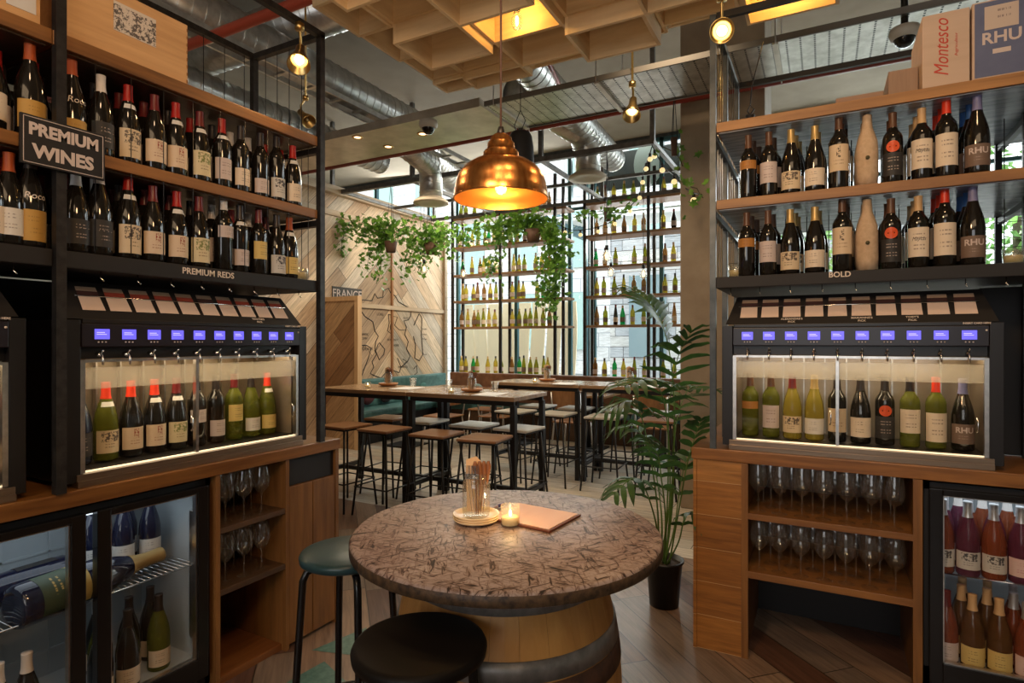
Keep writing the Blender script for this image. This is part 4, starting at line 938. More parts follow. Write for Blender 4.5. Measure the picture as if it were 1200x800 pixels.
# things on the barrel
JX = atZ(558, 611, .90)
def saucers(x, y, z, n, lab, r=.072, mt=CREAM):
    o = []
    for k in range(n):
        m = MB(); m.lathe([(0, 0), (r*.6, 0), (r*.9, .006), (r, .014), (r*.97, .0145), (r*.86, .008), (r*.55, .003), (0, .003)], 36)
        q = m.build('side_plate', mt, None, (x, y, z+k*.0065)); tag(q, lab % ORD[k], 'plate', 'stacked side plates')
    return q
saucers(JX.x, JX.y, .9005, 3, 'cream side plate under the cutlery jar on the barrel, %s from the bottom')
def cutlery_jar(x, y, z, lab, s=1, rz=0):
    t = thing('cutlery_jar', lab, 'jar', (x, y, z), rz); t.scale = (s, s, s)
    m = MB(); m.lathe([(0, .003), (.034, 0), (.040, .004), (.042, .02), (.042, .092), (.039, .106), (.034, .114), (.034, .119), (.036, .120), (.036, .124), (.034, .126), (.034, .132)], 32); m.build('jar', JARG, t)
    rnd = random.Random(5)
    NAP = mat('napkin_paper', (.80, .52, .28), .8)
    m = MB()
    for k in range(3):
        x0 = -.030+k*.004; m.poly([(x0, .005+k*.006, .012), (x0+.038, -.002+k*.006, .012), (x0+.046, -.004+k*.006, .168-k*.008), (x0+.03, .0+k*.006, .182-k*.01), (x0-.003, .006+k*.006, .170-k*.008)], .0012, (0, 1, 0))
    m.build('napkins', NAP, t)
    for k in range(4):
        a = .2+k*.25; m = MB(); bx_, by_ = .004+.006*k, -.018+.004*k
        m.bar((bx_, by_, .01), (bx_+.004*k, by_-.001, .10), .004, .0015); m.tube([(bx_+.004*k, by_-.001, .10), (bx_+.005*k, by_-.001, .13), (bx_+.007*k-.004, by_, .155), (bx_+.007*k-.004, by_, .170)], [.0035, .006, .0085, .004], 8); m.build('knife', mat('wooden_knife_handle', (.22, .08, .03), .5), t)
    for k in range(4):
        m = MB(); x0 = -.018+k*.009; m.bar((x0+.01, -.022, .01), (x0-.002, -.026, .118), .0035, .0015); m.cbox((x0-.003, -.026, .126), (.014, .002, .016))
        for j in range(4): m.cbox((x0-.008+j*.0035, -.026, .146), (.0012, .0012, .026))
        m.build('fork', CHROME, t)
    m = MB(); m.tube([(.01, -.01, .02), (.034, -.002, .125), (.044, .0, .140)], .003, 6); m.build('fork', CHROME, t)
    return t
cutlery_jar(JX.x, JX.y, .9175, 'glass jar of forks, wooden knives and napkins on the barrel table', 1, .35)
JX2 = atZ(598, 616, .90)
def votive(x, y, z, lab, s=1):
    t = thing('tealight_glass', lab, 'candle', (x, y, z)); t.scale = (s, s, s)
    m = MB(); m.lathe([(0, .002), (.026, 0), (.028, .004), (.029, .03), (.028, .062)], 28); m.build('glass', JARG, t)
    m = MB(); m.lathe([(0, .006), (.0245, .006), (.0255, .028), (0, .028)], 24); m.build('wax', CAND, t)
    m = MB(); m.lathe([(0, .029), (.003, .031), (.0045, .036), (.003, .043), (0, .050)], 12); m.build('flame', FLAME, t)
    return t
votive(JX2.x, JX2.y, .9005, 'lit tealight in a small glass in front of the menu board')
lamp('POINT', (JX2.x, JX2.y, .975), .5, (1, .6, .25), .012)
cb_ = [atZ(px, py, .9005) for px, py in ((582, 588), (618, 589), (681, 606), (643, 626), (588, 612))]
q0 = atZ(585, 589, .9); q1 = atZ(681, 605, .9); q2 = atZ(644, 625, .9)
e1 = (q1-q2); e1.z = 0; wdt = e1.length; e1.normalize(); e2 = Vector((-e1.y, e1.x, 0)); L_ = .235
mid = (q1+q2)/2; rz_ = math.atan2(e1.y, e1.x)
if e2.dot(q0-q1) < 0: e2 = -e2
cpos = mid+e2*L_/2; MENU = wood('clipboard_tan', (.55, .27, .12), (.66, .36, .17), 'X', .4, .45)
mn_ = thing('menu_clipboard', 'tan wooden menu clipboard lying on the barrel table', 'clipboard', (cpos.x, cpos.y, .9005), rz_)
m = MB(); m.box((-wdt/2, -L_/2, 0), (wdt/2, L_/2, .007), .0025); m.build('board', mat('clipboard_edge', (.14, .04, .015), .5), mn_)
m = MB(); m.box((-wdt/2+.007, -L_/2+.007, .0072), (wdt/2-.007, L_/2-.007, .0088), .0); m.build('sheet', MENU, mn_)
pn = thing('ballpoint_pen', 'blue-tipped pen lying between the jar and the menu board', 'pen', tuple(atZ(581, 594, .907))); dirp = (atZ(588, 591, .907)-atZ(573, 598, .907)).normalized()
m = MB(); m.cyl(-dirp*.05, dirp*.05, .0045, n=10); m.build('barrel', mat('pen_lilac', (.42, .32, .36), .4), pn); m = MB(); m.cyl(dirp*.01, dirp*.05, .0048, n=10); m.build('grip', mat('pen_blue', (.05, .05, .2), .4), pn)
# ------------------------------------------------------------------ copper pendant
PD = atD(587, 232, 2.2); pz = PD.z
pl = thing('copper_pendant_lamp', 'large copper dome pendant lamp on a long cord', 'pendant lamp', (PD.x, PD.y, pz))
R = .178
pr = [(R, -.004), (R*1.0, .0), (R*.985, .028), (R*.975, .031), (R*.955, .055), (R*.89, .088), (R*.77, .114), (R*.61, .133), (R*.44, .144), (R*.385, .148), (R*.375, .170), (R*.35, .176), (R*.29, .180), (R*.285, .205), (R*.26, .211), (R*.235, .214), (R*.225, .226), (R*.15, .238), (R*.05, .242)]
m = MB(); m.lathe(pr, 64); m.build('shade', COPPER, pl, recalc=False)
m = MB(); m.lathe([(r*.985, z-.001) for r, z in pr[:9]]+[(0, .142)], 64); m.build('shade_lining', COPIN, pl, recalc=False)
m = MB(); m.tube([(R*math.cos(2*PI*k/64), R*math.sin(2*PI*k/64), -.003) for k in range(64)], .0028, 6, True); m.build('rim', COPPER, pl)
m = MB(); m.cyl((0, 0, .10), (0, 0, .145), .018, n=16); m.build('socket', BRASS, pl)
m = MB(); m.lathe([(0, .01), (.018, .02), (.026, .045), (.024, .065), (.016, .095), (.015, .10)], 20); m.build('bulb_glass', JARG, pl)
m = MB(); 
for k in range(4): m.tube([(.007*math.cos(k*1.57+.4), .007*math.sin(k*1.57+.4), .028), (.010*math.cos(k*1.57), .010*math.sin(k*1.57), .085)], .0018, 5)
m.build('filament', mat('pendant_filament', (1, .8, .5), .5, emit=(1, .72, .3), es=90), pl)
m = MB(); m.tube([(0, 0, .236), (0, 0, .9), (0, 0, 4.62-pz)], .0042, 8); m.build('cord', mat('brown_cord', (.10, .05, .035), .7), pl)
m = MB(); m.lathe([(.012, .236), (.016, .246), (.010, .268), (0, .27)], 16); m.build('cord_grip', DSTEEL, pl)
m = MB(); m.cyl((0, 0, 4.62-pz), (0, 0, 4.65-pz), .05, n=20); m.build('ceiling_rose', DSTEEL, pl)
lamp('POINT', (PD.x, PD.y, pz+.045), 3.6, (1, .62, .25), .03)
# ------------------------------------------------------------------ timber lattice
lt = thing('timber_lattice', 'suspended egg-crate lattice of pale spruce boards below the ceiling', 'ceiling lattice', (-1.0, 2.4, 3.1))
x0, y1, S = -2.21, 3.22, .41
def cell(xa, ya, w_, d_, zb, ztop=3.50):
    th = .018
    for lo, hi, mt in (((xa, ya, zb), (xa+th, ya+d_, ztop), PLYY), ((xa+w_-th, ya, zb), (xa+w_, ya+d_, ztop), PLYY), ((xa+th, ya, zb), (xa+w_-th, ya+th, ztop), PLYX), ((xa+th, ya+d_-th, zb), (xa+w_-th, ya+d_, ztop), PLYX)):
        m = MB(); m.box(lo, hi); a = m.build('board', mt, lt)
        for v in a.data.vertices: v.co -= lt.location
XN = [-2.21, -1.98, -1.57, -1.155, -.745, -.36]; YN = [3.22, 3.06, 2.73, 2.39, 2.06, 1.73]
ZB = {(0, 0): 3.10, (0, 1): 3.12, (0, 2): 3.10, (0, 3): 3.09, (0, 4): 3.12, (1, 0): 3.08, (1, 1): 3.12, (1, 2): 3.00, (1, 3): 3.10, (1, 4): 3.0, (2, 0): 3.12, (2, 1): 3.06, (2, 2): 3.05, (2, 3): 2.98, (2, 4): 3.12,
      (3, 0): 3.14, (3, 1): 3.00, (3, 2): 3.09, (3, 3): 3.02, (4, 0): 3.16, (4, 1): 3.09, (4, 2): 2.99}
for (i, j), zb in ZB.items():
    cell(XN[i], YN[j+1], XN[i+1]-XN[i]-.003, YN[j]-YN[j+1]-.003, zb)
cell(-.35, 2.80, .42, .47, 3.10, 3.5)
cell(-.22, 2.46, .33, .33, 3.04)
m = MB()
for i in range(0, 6, 2):
    for j in (0, 3): m.cyl((x0+i*S+.01, y1-j*S-.01, 3.5), (x0+i*S+.01, y1-j*S-.01, 4.65), .004, n=6)
a = m.build('hanger_rods', BLK, lt)
for v in a.data.vertices: v.co -= lt.location
def bare_bulb(x, y, z, lab, ztop=4.65):
    t = thing('bare_bulb', lab, 'light bulb', (x, y, z)); m = MB(); m.lathe([(0, -.05), (.02, -.045), (.03, -.02), (.028, .005), (.015, .035), (.013, .045)], 20); m.build('bulb_glass', JARG, t)
    m = MB(); m.lathe([(0, -.035), (.008, -.02), (.008, .01), (0, .02)], 10); m.build('filament', BULB, t)
    m = MB(); m.cyl((0, 0, .045), (0, 0, .085), .016, n=14); m.cyl((0, 0, .085), (0, 0, ztop-z), .003, n=6); m.build('cord', BLK, t)
bare_bulb(-1.36, 2.60, 3.07, 'glowing bare bulb inside the timber lattice above the pendant')
bare_bulb(-.147, 3.14, 3.15, 'glowing bare bulb in the lattice box above the right rack')
# ------------------------------------------------------------------ spot lamps
def cone_lamp(pos, aim, lab, lit=True, top=4.65, s=1, body=BRASS, power=14, bulbm=None):
    t = thing('cone_spotlight', lab, 'spotlight', pos); d = Vector(aim).normalized(); q = d.to_track_quat('Z', 'Y').to_matrix().to_4x4()
    m = MB(); m.lathe([(0, -.075*s), (.018*s, -.075*s), (.020*s, -.03*s), (.042*s, .035*s), (.044*s, .05*s), (.041*s, .05*s), (.018*s, -.02*s), (0, -.025*s)], 28, (0, 0, 0), q); m.build('shade', body, t)
    m = MB(); m.lathe([(.0405*s, .048*s), (.0395*s, .036*s), (.018*s, -.018*s)], 28, (0, 0, 0), q); m.build('reflector', COPIN, t)
    m = MB(); m.lathe([(0, .030*s), (.014*s, .026*s), (.019*s, .01*s), (.014*s, -.015*s)], 20, (0, 0, 0), q); m.build('bulb', (bulbm or BULB) if lit else JARG, t)
    m = MB(); k = -d*.06*s; m.tube([k, k+Vector((0, 0, .05*s)), Vector((0, 0, .12*s)), Vector((0, 0, top-pos[2]))], .006*s, 8); m.cyl((0, 0, .11*s), (0, 0, .135*s), .018*s, n=14); m.build('stem', body, t)
    if lit: lamp('SPOT', Vector(pos)+d*.07*s, power, (1, .62, .28), .03, Vector(pos)+d*2, 110)
    return t
cone_lamp(tuple(atD(351, 68, 2.75)), (.5, -.55, -1), 'lit brass cone spotlight hung at the left rack top corner', top=2.96, s=1.2, power=9)
cone_lamp(tuple(atD(358, 138, 3.6)), (.9, -.1, -.8), 'unlit brass cone spotlight behind the left rack', lit=False)
cone_lamp(tuple(atD(741, 128, 4.3)), (.1, -.6, -1), 'lit brass cone spotlight under the galvanised tray', s=1.5, power=16, bulbm=mat('pale_lit_bulb', (1, .9, .8), .5, emit=(1, .82, .6), es=8))
p = atD(846, 36, 2.5); cone_lamp(tuple(p), (-p.x, -p.y, 1.45-p.z), 'round lit spotlight at the top of the right rack post, facing the viewer', s=1.15, power=6)
# clamp lamp silhouette on the right rack
cl = thing('clamp_lamp', 'small dark clamp lamp standing on the right rack top shelf', 'lamp', tuple(atY(879, 3.1, 135)))
cl.location.z = 2.47
m = MB(); m.lathe([(.045, 0), (.04, .04), (.02, .07), (.018, .09), (.022, .092), (.022, .10), (0, .10)], 20); m.build('shade', BLKM, cl)
m = MB(); m.tube([(0, 0, .10), (.018, 0, .125), (0, 0, .15), (-.012, 0, .12), (0, 0, .10)], .004, 6); m.tube([(0, 0, .15), (.01, 0, .25), (.06, 0, .45)], .003, 6); m.build('hook', BLKM, cl)
# pendant speaker
ps = atD(610, 178, 4.2); sp_ = thing('hanging_speaker', 'black bucket-shaped speaker hanging behind the copper pendant', 'speaker', tuple(ps))
m = MB(); m.lathe([(0, -.135), (.06, -.135), (.088, -.12), (.098, -.09), (.095, .03), (.082, .11), (.07, .135), (0, .14)], 32); m.build('body', BLKM, sp_)
m = MB(); m.tube([(.0, 0, .14), (.04, 0, .22), (0, 0, .3), (0, 0, 4.65-ps.z)], .003, 6); m.tube([(-.03, 0, .135), (-.05, 0, .2), (0, 0, .3)], .003, 6); m.build('cables', BLK, sp_)
# dome cameras
for px, py, d, lab in ((1060, 45, 3.6, 'white ceiling dome camera above the right rack'), (502, 150, 5.2, 'dark dome camera on the galvanised tray underside')):
    p = atD(px, py, d); t = thing('dome_camera', lab, 'camera', tuple(p)); m = MB(); m.lathe([(0, .06), (.08, .06), (.085, .03), (.075, -.0), (.06, -.005)], 28); m.build('housing', mat('camera_housing', (.5, .47, .42), .5), t)
    m = MB(); m.lathe([(.058, -.002), (.05, -.03), (.03, -.05), (0, -.058)], 24); m.build('dome', BLKG, t); m = MB(); m.cyl((0, 0, .06), (0, 0, 4.65-p.z if px > 800 else 3.44-p.z), .02, n=10); m.build('mount', DSTEEL, t)
# ------------------------------------------------------------------ ducts, trays, pipes
def rings(pts, r, step=.11):
    m = MB(); m.tube(pts, r, 20)
    for a, b in zip(pts, pts[1:]):
        a = Vector(a); b = Vector(b); L = (b-a).length; k = 0; d = (b-a).normalized(); q = d.to_track_quat('Z', 'Y').to_matrix().to_4x4()
        while k < L:
            m.lathe([(r, -.006), (r+.006, 0), (r, .006)], 20, a+d*k, q); k += step
    return m
def duct(pts, r, lab): return tag(rings(pts, r).build('air_duct', GALV), lab, 'duct')
duct([(-4.3, .5, 4.0), (-4.3, 5.6, 4.0), (-4.55, 6.2, 3.85), (-4.9, 7.4, 3.85)], .19, 'long silver spiral duct running back above the left rack')
duct([(-5.0, .5, 3.75), (-5.0, 5.8, 3.75)], .15, 'thinner silver duct beside and below the long left duct')
duct([(-8.0, 3.8, 4.40), (-3.2, 3.8, 4.40)], .20, 'wide silver duct crossing top left above the red pipe')
def dduct(px, py, d, r, pts, lab):
    b = atD(px, py, d); t = thing('air_diffuser', lab, 'duct', tuple(b))
    m = rings([Vector(p) for p in ([(0, 0, .02), (0, 0, .30)]+pts)], r); m.build('duct', GALV, t)
    m = MB(); m.lathe([(0, .015), (r*.5, .01), (r, .0), (r*1.55, -.005), (r*1.5, .02), (r*1.02, .07), (0, .07)], 32); m.build('diffuser', mat('diffuser_cream', (.52, .45, .35), .5), t)
dduct(505, 238, 7.4, .145, [(.05, -.1, .46), (.2, -1.1, .55)], 'round diffuser on a bent silver duct near the clerestory')
dduct(689, 209, 6.9, .15, [(-.05, -.12, .5), (-.3, -1.3, .62)], 'round diffuser on a bent silver duct right of the pendant')
a1 = atD(600, 55, 4.9); a2 = atD(700, 200, 7.4)
duct([(-2.1, 3.4, 3.95), (-2.35, 4.6, 3.95), (-2.45, 6.0, 3.95), (-2.5, 7.6, 3.9)], .16, 'silver flexible duct passing above the tray behind the pendant')
# perforated tray
ty = thing('cable_tray', 'wide galvanised tray crossing the room below the ceiling', 'tray', (-1.5, 4.55, 3.45))
FLG = mat('dull_flange', (.16, .15, .14), .6, .2)
TRM2 = speck('tray_metal', (.50, .48, .44), (.74, .72, .68), 10, .3, .05, .85); tq = NT(TRM2)
v = tq.coords(); s_ = tq.new('ShaderNodeSeparateXYZ'); tq.l(v, s_.inputs[0])
fx = tq.math('FRACT', tq.math('DIVIDE', s_.outputs[0], .085)); fy = tq.math('FRACT', tq.math('DIVIDE', s_.outputs[1], .03))
hole = tq.math('MULTIPLY', tq.math('LESS_THAN', fx, .14), tq.math('LESS_THAN', fy, .6))
old = tq.b.inputs['Base Color'].links[0].from_socket; tq.l(tq.mix(hole, old, (.03, .03, .03)), tq.b.inputs['Base Color'])
m = MB(); m.box((-1.03, -.30, 0), (6.4, .31, .01)); m.build('perforated_base', TRM2, ty)
m = MB(); m.box((-1.03, -.315, -.012), (6.4, -.30, .03)); m.box((-1.03, .31, -.012), (6.4, .325, .03)); m.build('side_flange', FLG, ty)
for x in (-.95, -.05, 1.2, 2.4):
    m = MB(); m.box((x, -.31, -.025), (x+.035, .32, -.003)); m.build('cross_channel', GALV2, ty)
    for yy in (-.33, .34): m = MB(); m.cyl((x+.02, yy, -.03), (x+.02, yy, 1.2), .005, n=6); m.build('hanger_rod', GALV, ty)
t2 = thing('cable_ladder', 'narrow pale cable ladder running back toward the clerestory', 'tray', (-3.9, 4, 3.62))
m = MB(); m.box((-.10, -3.5, 0), (-.08, 2.4, .045)); m.box((.08, -3.5, 0), (.10, 2.4, .045)); m.build('rails', GALV, t2); m = MB()
for k in range(20): m.box((-.08, -3.4+k*.3, .01), (.08, -3.37+k*.3, .03))
m.build('rungs', GALV, t2)
# flat plenum panel left of the tray
m = MB(); m.box((-6.9, 4.2, 3.44), (-2.55, 4.87, 3.5)); m.box((-6.9, 4.19, 3.425), (-2.55, 4.20, 3.5)); tag(m.build('bulkhead_panel', GALV2), 'flat metal panel with small downlights left of the perforated tray', 'ceiling panel')
for px, py in ((495, 157), (419, 161), (455, 172)):
    p = atZ(px, py, 3.438); t = thing('downlight', 'small warm downlight in the flat metal panel, %s' % {495: 'the one nearest the copper lamp cord', 419: 'the leftmost one near the rack corner', 455: 'the middle one'}[px], 'downlight', (p.x, p.y, 3.436))
    m = MB(); m.lathe([(.035, .0), (.05, -.004), (.055, .003), (.035, .003)], 20); m.build('trim_ring', BRASS, t); m = MB(); m.lathe([(0, .002), (.034, .002)], 16); m.build('lens', BULBW, t)
def pipe(pts, r, lab, mt=RED): return tag((lambda m: (m.tube(pts, r, 12), m)[1])(MB()).build('sprinkler_pipe', mt), lab, 'pipe')
pipe([(-7.4, 2.32, 3.35), (-2.42, 2.32, 3.35), (-2.34, 2.32, 3.40), (-2.32, 2.32, 3.50), (-2.32, 2.32, 4.62)], .032, 'red pipe crossing above the left rack', mat('orange_red_pipe', (.42, .075, .04), .4))
pipe([(-9.0, 5.05, 3.51), (6, 5.05, 3.51)], .036, 'long dark red pipe behind the galvanised tray')
pipe([(-1.9, 3.9, 4.4), (-1.9, 3.9, 3.75), (-1.9, 4.0, 3.7), (-2.1, 5.0, 3.68)], .02, 'thin red pipe bending down right of the lattice corner', mat('bright_red_pipe', (.5, .03, .03), .4))
# steel pergola frame
fr = thing('suspended_steel_frame', 'dark suspended square-tube frame over the rear tables', 'frame', (-3.5, 7.4, 3.6))
FSTEEL = speck('frame_steel', (.10, .095, .09), (.17, .16, .15), 12, .45, .05, .3)
def fb(n, a, b, w_=.05):
    m = MB(); m.bar(Vector(a)-fr.location, Vector(b)-fr.location, w_); m.build(n, FSTEEL, fr)
fb('rail', (-7.4, 6.25, 3.6), (-1.6, 6.25, 3.6), .06); fb('rail', (-6.1, 8.45, 3.6), (-1.2, 8.45, 3.6)); fb('rail', (-6.1, 7.4, 3.6), (-1.2, 7.4, 3.6), .04)
for x in (-4.85, -2.95, -1.62): fb('cross_rail', (x, 6.26, 3.6), (x, 8.45, 3.6), .045)
fb('cross_rail', (-6.1, 6.26, 3.6), (-6.1, 8.45, 3.6), .045)
for x in (-6.3, -4.85, -2.95, -1.62): fb('drop_post', (x, 6.25, 3.6), (x, 6.25, 4.64), .05)
for x in (-6.05, -4.85, -2.95, -1.62): fb('drop_post', (x, 8.42, 3.6), (x, 8.42, 4.64), .05)
# ------------------------------------------------------------------ rear bottle racks
SZ = [.90, 1.70, 2.15, 2.60, 3.08, 3.57]
RWOOD = wood('rack_board', (.20, .10, .05), (.42, .24, .13), 'X', 1, .5)
def rack(lab, xs, xe, posts):
    t = thing('window_bottle_rack', lab, 'bottle rack', ((xs+xe)/2, 8.6, 0)); o = t.location
    for x in posts:
        for y in (8.45, 8.78):
            m = MB(); m.box((x-.022-o.x, y-.02-o.y, 0), (x+.022-o.x, y+.02-o.y, 4.1)); m.build('post', DSTEEL, t)
    for z in SZ:
        m = MB(); m.box((xs-o.x, 8.44-o.y, z-.035), (xe-o.x, 8.80-o.y, z), .002); m.build('shelf', RWOOD, t)
    return t
rack('tall bottle rack against the windows behind the ivy', -5.70, -3.55, (-5.68, -4.73, -3.74))
rack('tall bottle rack against the windows right of the teal window frames', -3.26, -1.3, (-3.24, -2.25, -1.32))
def far_bottle(shape, gl, cap, lab):
    k = ('far', shape, gl.name, cap, lab)
    if k not in MC:
        b = MB(); b.lathe([p for i, p in enumerate(SHAPES[shape]) if i % 2 == 0 or i > 9], 12); b.mi = 1; b.lathe([(.0155, .235), (.0155, SHAPES[shape][-1][1]+.001), (0, SHAPES[shape][-1][1]+.001)], 10)
        b.mi = 2; b.lathe([(.0408 if shape == 'burgundy' else .0378, .05), (.0408 if shape == 'burgundy' else .0378, .12)], 12)
        me = bpy.data.meshes.new('shelf_bottle'); bmesh.ops.recalc_face_normals(b.bm, faces=b.bm.faces); b.bm.to_mesh(me); b.bm.free()
        for q in (gl, CAPS[cap], LABS[lab](.05, .12)): me.materials.append(q)
        MC[k] = me
    return MC[k]
rnd = random.Random(11); cnt = 0
FGL = [bglass('olive_backlit_glass', (.42, .44, .05)), bglass('yellow_backlit_glass', (.72, .60, .10)), bglass('green_backlit_glass', (.04, .50, .14)), bglass('amber_backlit_glass', (.42, .22, .07)), DKG]  # brighter copies of the bottle glass, window backlight put into the colour
for rn, xa, xb, stepx in (('left', -5.60, -3.62, .112), ('right', -3.12, -1.72, .150)):
    for si, z in enumerate(SZ):
        n = 0; x = xa
        while x < xb:
            ok = not any(abs(x-q) < .07 for q in (-5.68, -4.73, -3.74, -2.25))
            if ok and rnd.random() > .06:
                g = rnd.choices(FGL, [5, 4, 1.3, 2 if rn == 'left' else 4, .8])[0]; cn = {'olive_backlit_glass': 'olive', 'yellow_backlit_glass': 'yellow-green', 'green_backlit_glass': 'bright green', 'amber_backlit_glass': 'amber', 'dark_bottle_glass': 'dark'}[g.name]
                sh = rnd.choice(['burgundy', 'burgundy', 'flute', 'bordeaux'])
                o = bpy.data.objects.new('shelf_bottle', far_bottle(sh, g, rnd.choice(['black', 'gold', 'maroon', 'tan']), rnd.choice(['pale', 'brown', 'cream']))); COL.objects.link(o)
                o.location = (x+rnd.uniform(-.012, .012), 8.62+rnd.uniform(-.05, .05), z+.0005); n += 1
                tag(o, '%s bottle, %s from left on %s shelf of %s window rack' % (cn, ORD[min(n-1, 19)], ('bottom', 'second', 'third', 'fourth', 'fifth', 'top')[si], rn), 'bottle', 'bottles on the %s window rack' % rn); cnt += 1
            x += stepx
# ------------------------------------------------------------------ high tables and stools
def high_table(x0, x1, y0, y1, lab):
    t = thing('high_table', lab, 'table', ((x0+x1)/2, (y0+y1)/2, 0)); a = (x1-x0)/2; b = (y1-y0)/2
    m = MB(); m.box((-a, -b, .965), (a, b, 1.0), .004); m.build('tabletop', TABW, t)
    m = MB(); m.box((-a+.02, -b+.03, .925), (a-.02, -b+.06, .965)); m.box((-a+.02, b-.06, .925), (a-.02, b-.03, .965)); m.build('apron', BLK, t)
    for sx in (-1, 1):
        for sy in (-1, 1): m = MB(); m.box((sx*(a-.03)-.022, sy*(b-.045)-.022, 0), (sx*(a-.03)+.022, sy*(b-.045)+.022, .93)); m.build('leg', BLK, t)
        m = MB(); m.box((sx*(a-.03)-.018, -b+.06, .16), (sx*(a-.03)+.018, b-.06, .2)); m.build('end_rail', BLK, t)
    m = MB(); m.box((-a+.05, -.015, .16), (a-.05, .015, .2)); m.build('stretcher', BLK, t)
high_table(-4.36, -3.275, 4.12, 4.75, 'wooden high table behind the left rack corner, leftmost of the front pair')
high_table(-3.265, -2.18, 4.12, 4.75, 'wooden high table of the front pair, nearer the barrel')
high_table(-3.30, -2.235, 5.65, 6.27, 'wooden high table of the rear pair, on the left')
high_table(-2.225, -1.16, 5.65, 6.27, 'wooden high table of the rear pair, behind the palm')
def square_stool(x, y, rz, lab, top, grp=None):
    key = ('sq', top.name)
    t = thing('high_stool', lab, 'stool', (x, y, 0), rz, grp); a = .165; h = .72
    def seat():
        b = MB(); b.box((-a, -a, h-.022), (a, a, h), .008); return b
    part('seat', with_mat(('sqseat',), seat, top), t)
    part('seat_frame', with_mat(('sqframe',), lambda: MB().box((-a+.01, -a+.01, h-.036), (a-.01, a-.01, h-.0225)), BLK), t)
    for k in range(4):
        def leg(k=k):
            c = math.cos(PI/4+k*PI/2); s = math.sin(PI/4+k*PI/2); c = 1 if c > 0 else -1; s = 1 if s > 0 else -1
            b = MB(); b.tube([(c*.13, s*.13, h-.03), (c*.19, s*.185, 0)], .0095, 8); return b
        part('leg', with_mat(('sqleg', k), leg, BLK), t)
    def ring():
        b = MB(); q = .175
        for p_, r_ in (((-q, -q), (q, -q)), ((q, -q), (q, q)), ((q, q), (-q, q)), ((-q, q), (-q, -q))): b.tube([(p_[0], p_[1], .24), (r_[0], r_[1], .24)], .0065, 8)
        return b
    part('footrest', with_mat(('sqring',), ring, BLK), t)
for i, x in enumerate((-3.72, -3.28, -2.74, -2.29)):
    square_stool(x, 3.85, .06*(i-1.5), 'brown-topped high stool, %s from left on the near side of front tables' % ORD[i], SEATW)
    square_stool(x, 4.42, -.05*(i-1.5), 'high stool, %s from left on the far side of front tables' % ORD[i], SEATL if i else SEATW)
for i, x in enumerate((-2.89, -2.42, -1.9, -1.38)):
    square_stool(x, 5.50, .08*(i-1.5), 'pale-topped high stool, %s from left on the near side of rear tables' % ORD[i], SEATL if i != 3 else SEATW)
    square_stool(x, 6.06, 0, 'high stool, %s from left on the far side of rear tables' % ORD[i], SEATL)
# table settings
def setting(px, py, z, jl, vl, ml, pl_):
    p = atZ(px, py, z)
    m = MB(); m.lathe([(0, 0), (.06, 0), (.095, .014), (.098, .03), (.09, .03), (.06, .008), (0, .008)], 28); q = m.build('wooden_bowl', mat('bowl_wood', (.45, .2, .08), .5), None, (p.x, p.y, z+.0005)); tag(q, pl_, 'bowl')
    cutlery_jar(p.x, p.y, z+.0095, jl, 1, .5)
    v = atZ(px-24 if px < 560 else px-14, py+2.5, z); votive(v.x, v.y, z+.0005, vl)
    mm = atZ(px+22, py+3, z); m = MB(); m.box((-.11, -.15, 0), (.11, .15, .004)); q = m.build('menu_sheet', WHITE, None, (mm.x, mm.y, z+.0005), .1); tag(q, ml, 'menu')
setting(553, 459, 1.0, 'cutlery jar on the front high table nearer the barrel', 'small tealight beside the cutlery jar on the front high table', 'pale menu sheet on the near front high table', 'wooden bowl under the cutlery jar on the near front table')
setting(455, 452, 1.0, 'cutlery jar on the leftmost front high table', 'tealight on the leftmost front high table', 'menu sheet on the leftmost front high table', 'wooden bowl under the jar on the leftmost front table')
setting(641, 446.5, 1.0, 'cutlery jar on the left rear high table', 'tealight on the left rear high table', 'menu sheet on the left rear high table', 'wooden bowl under the jar on the left rear high table')
setting(738, 450, 1.0, 'cutlery jar on the rear high table behind the palm', 'tealight on the rear table behind the palm', 'menu sheet on the rear table behind the palm', 'wooden bowl under the jar on the rear table behind the palm')
def watercup(px, py, lab):
    p = atZ(px, py, 1.0); t = tag(MB().lathe([(0, .004), (.024, 0), (.034, .09), (.032, .09), (.023, .006), (0, .006)], 18).build('water_glass', GLASS, None, (p.x, p.y, 1.0005)), lab, 'glass')
watercup(526, 456, 'empty water glass left of the jar on the near front table'); watercup(484, 453.5, 'empty water glass on the leftmost front table'); watercup(580, 459, 'empty water glass right of the jar on the near front table')
# ------------------------------------------------------------------ banquettes, low tables, chairs
bq = thing('banquette', 'teal upholstered bench along the chevron wall', 'bench', (-5.9, 7.2, 0))
m = MB(); m.box((-.28, -1.25, 0), (.25, 1.6, .36), .01); m.build('base', BLKM, bq); m = MB(); m.box((-.28, -1.25, .36), (.27, 1.6, .47), .03); m.build('seat', TEAL, bq); m = MB(); m.box((-.29, -1.25, .47), (-.15, 1.6, .88), .03); m.build('backrest', TEAL, bq)
bq2 = thing('banquette', 'long bench with brown leather back below the window racks', 'bench', (-3.4, 8.1, 0))
m = MB(); m.box((-2.2, -.25, 0), (2.3, .28, .36), .01); m.build('base', CABD, bq2); m = MB(); m.box((-2.2, -.27, .36), (2.3, .28, .47), .03); m.build('seat', TEAL, bq2); m = MB(); m.box((-2.2, .14, .47), (2.3, .28, .93), .02); m.build('backrest', LEATH, bq2)
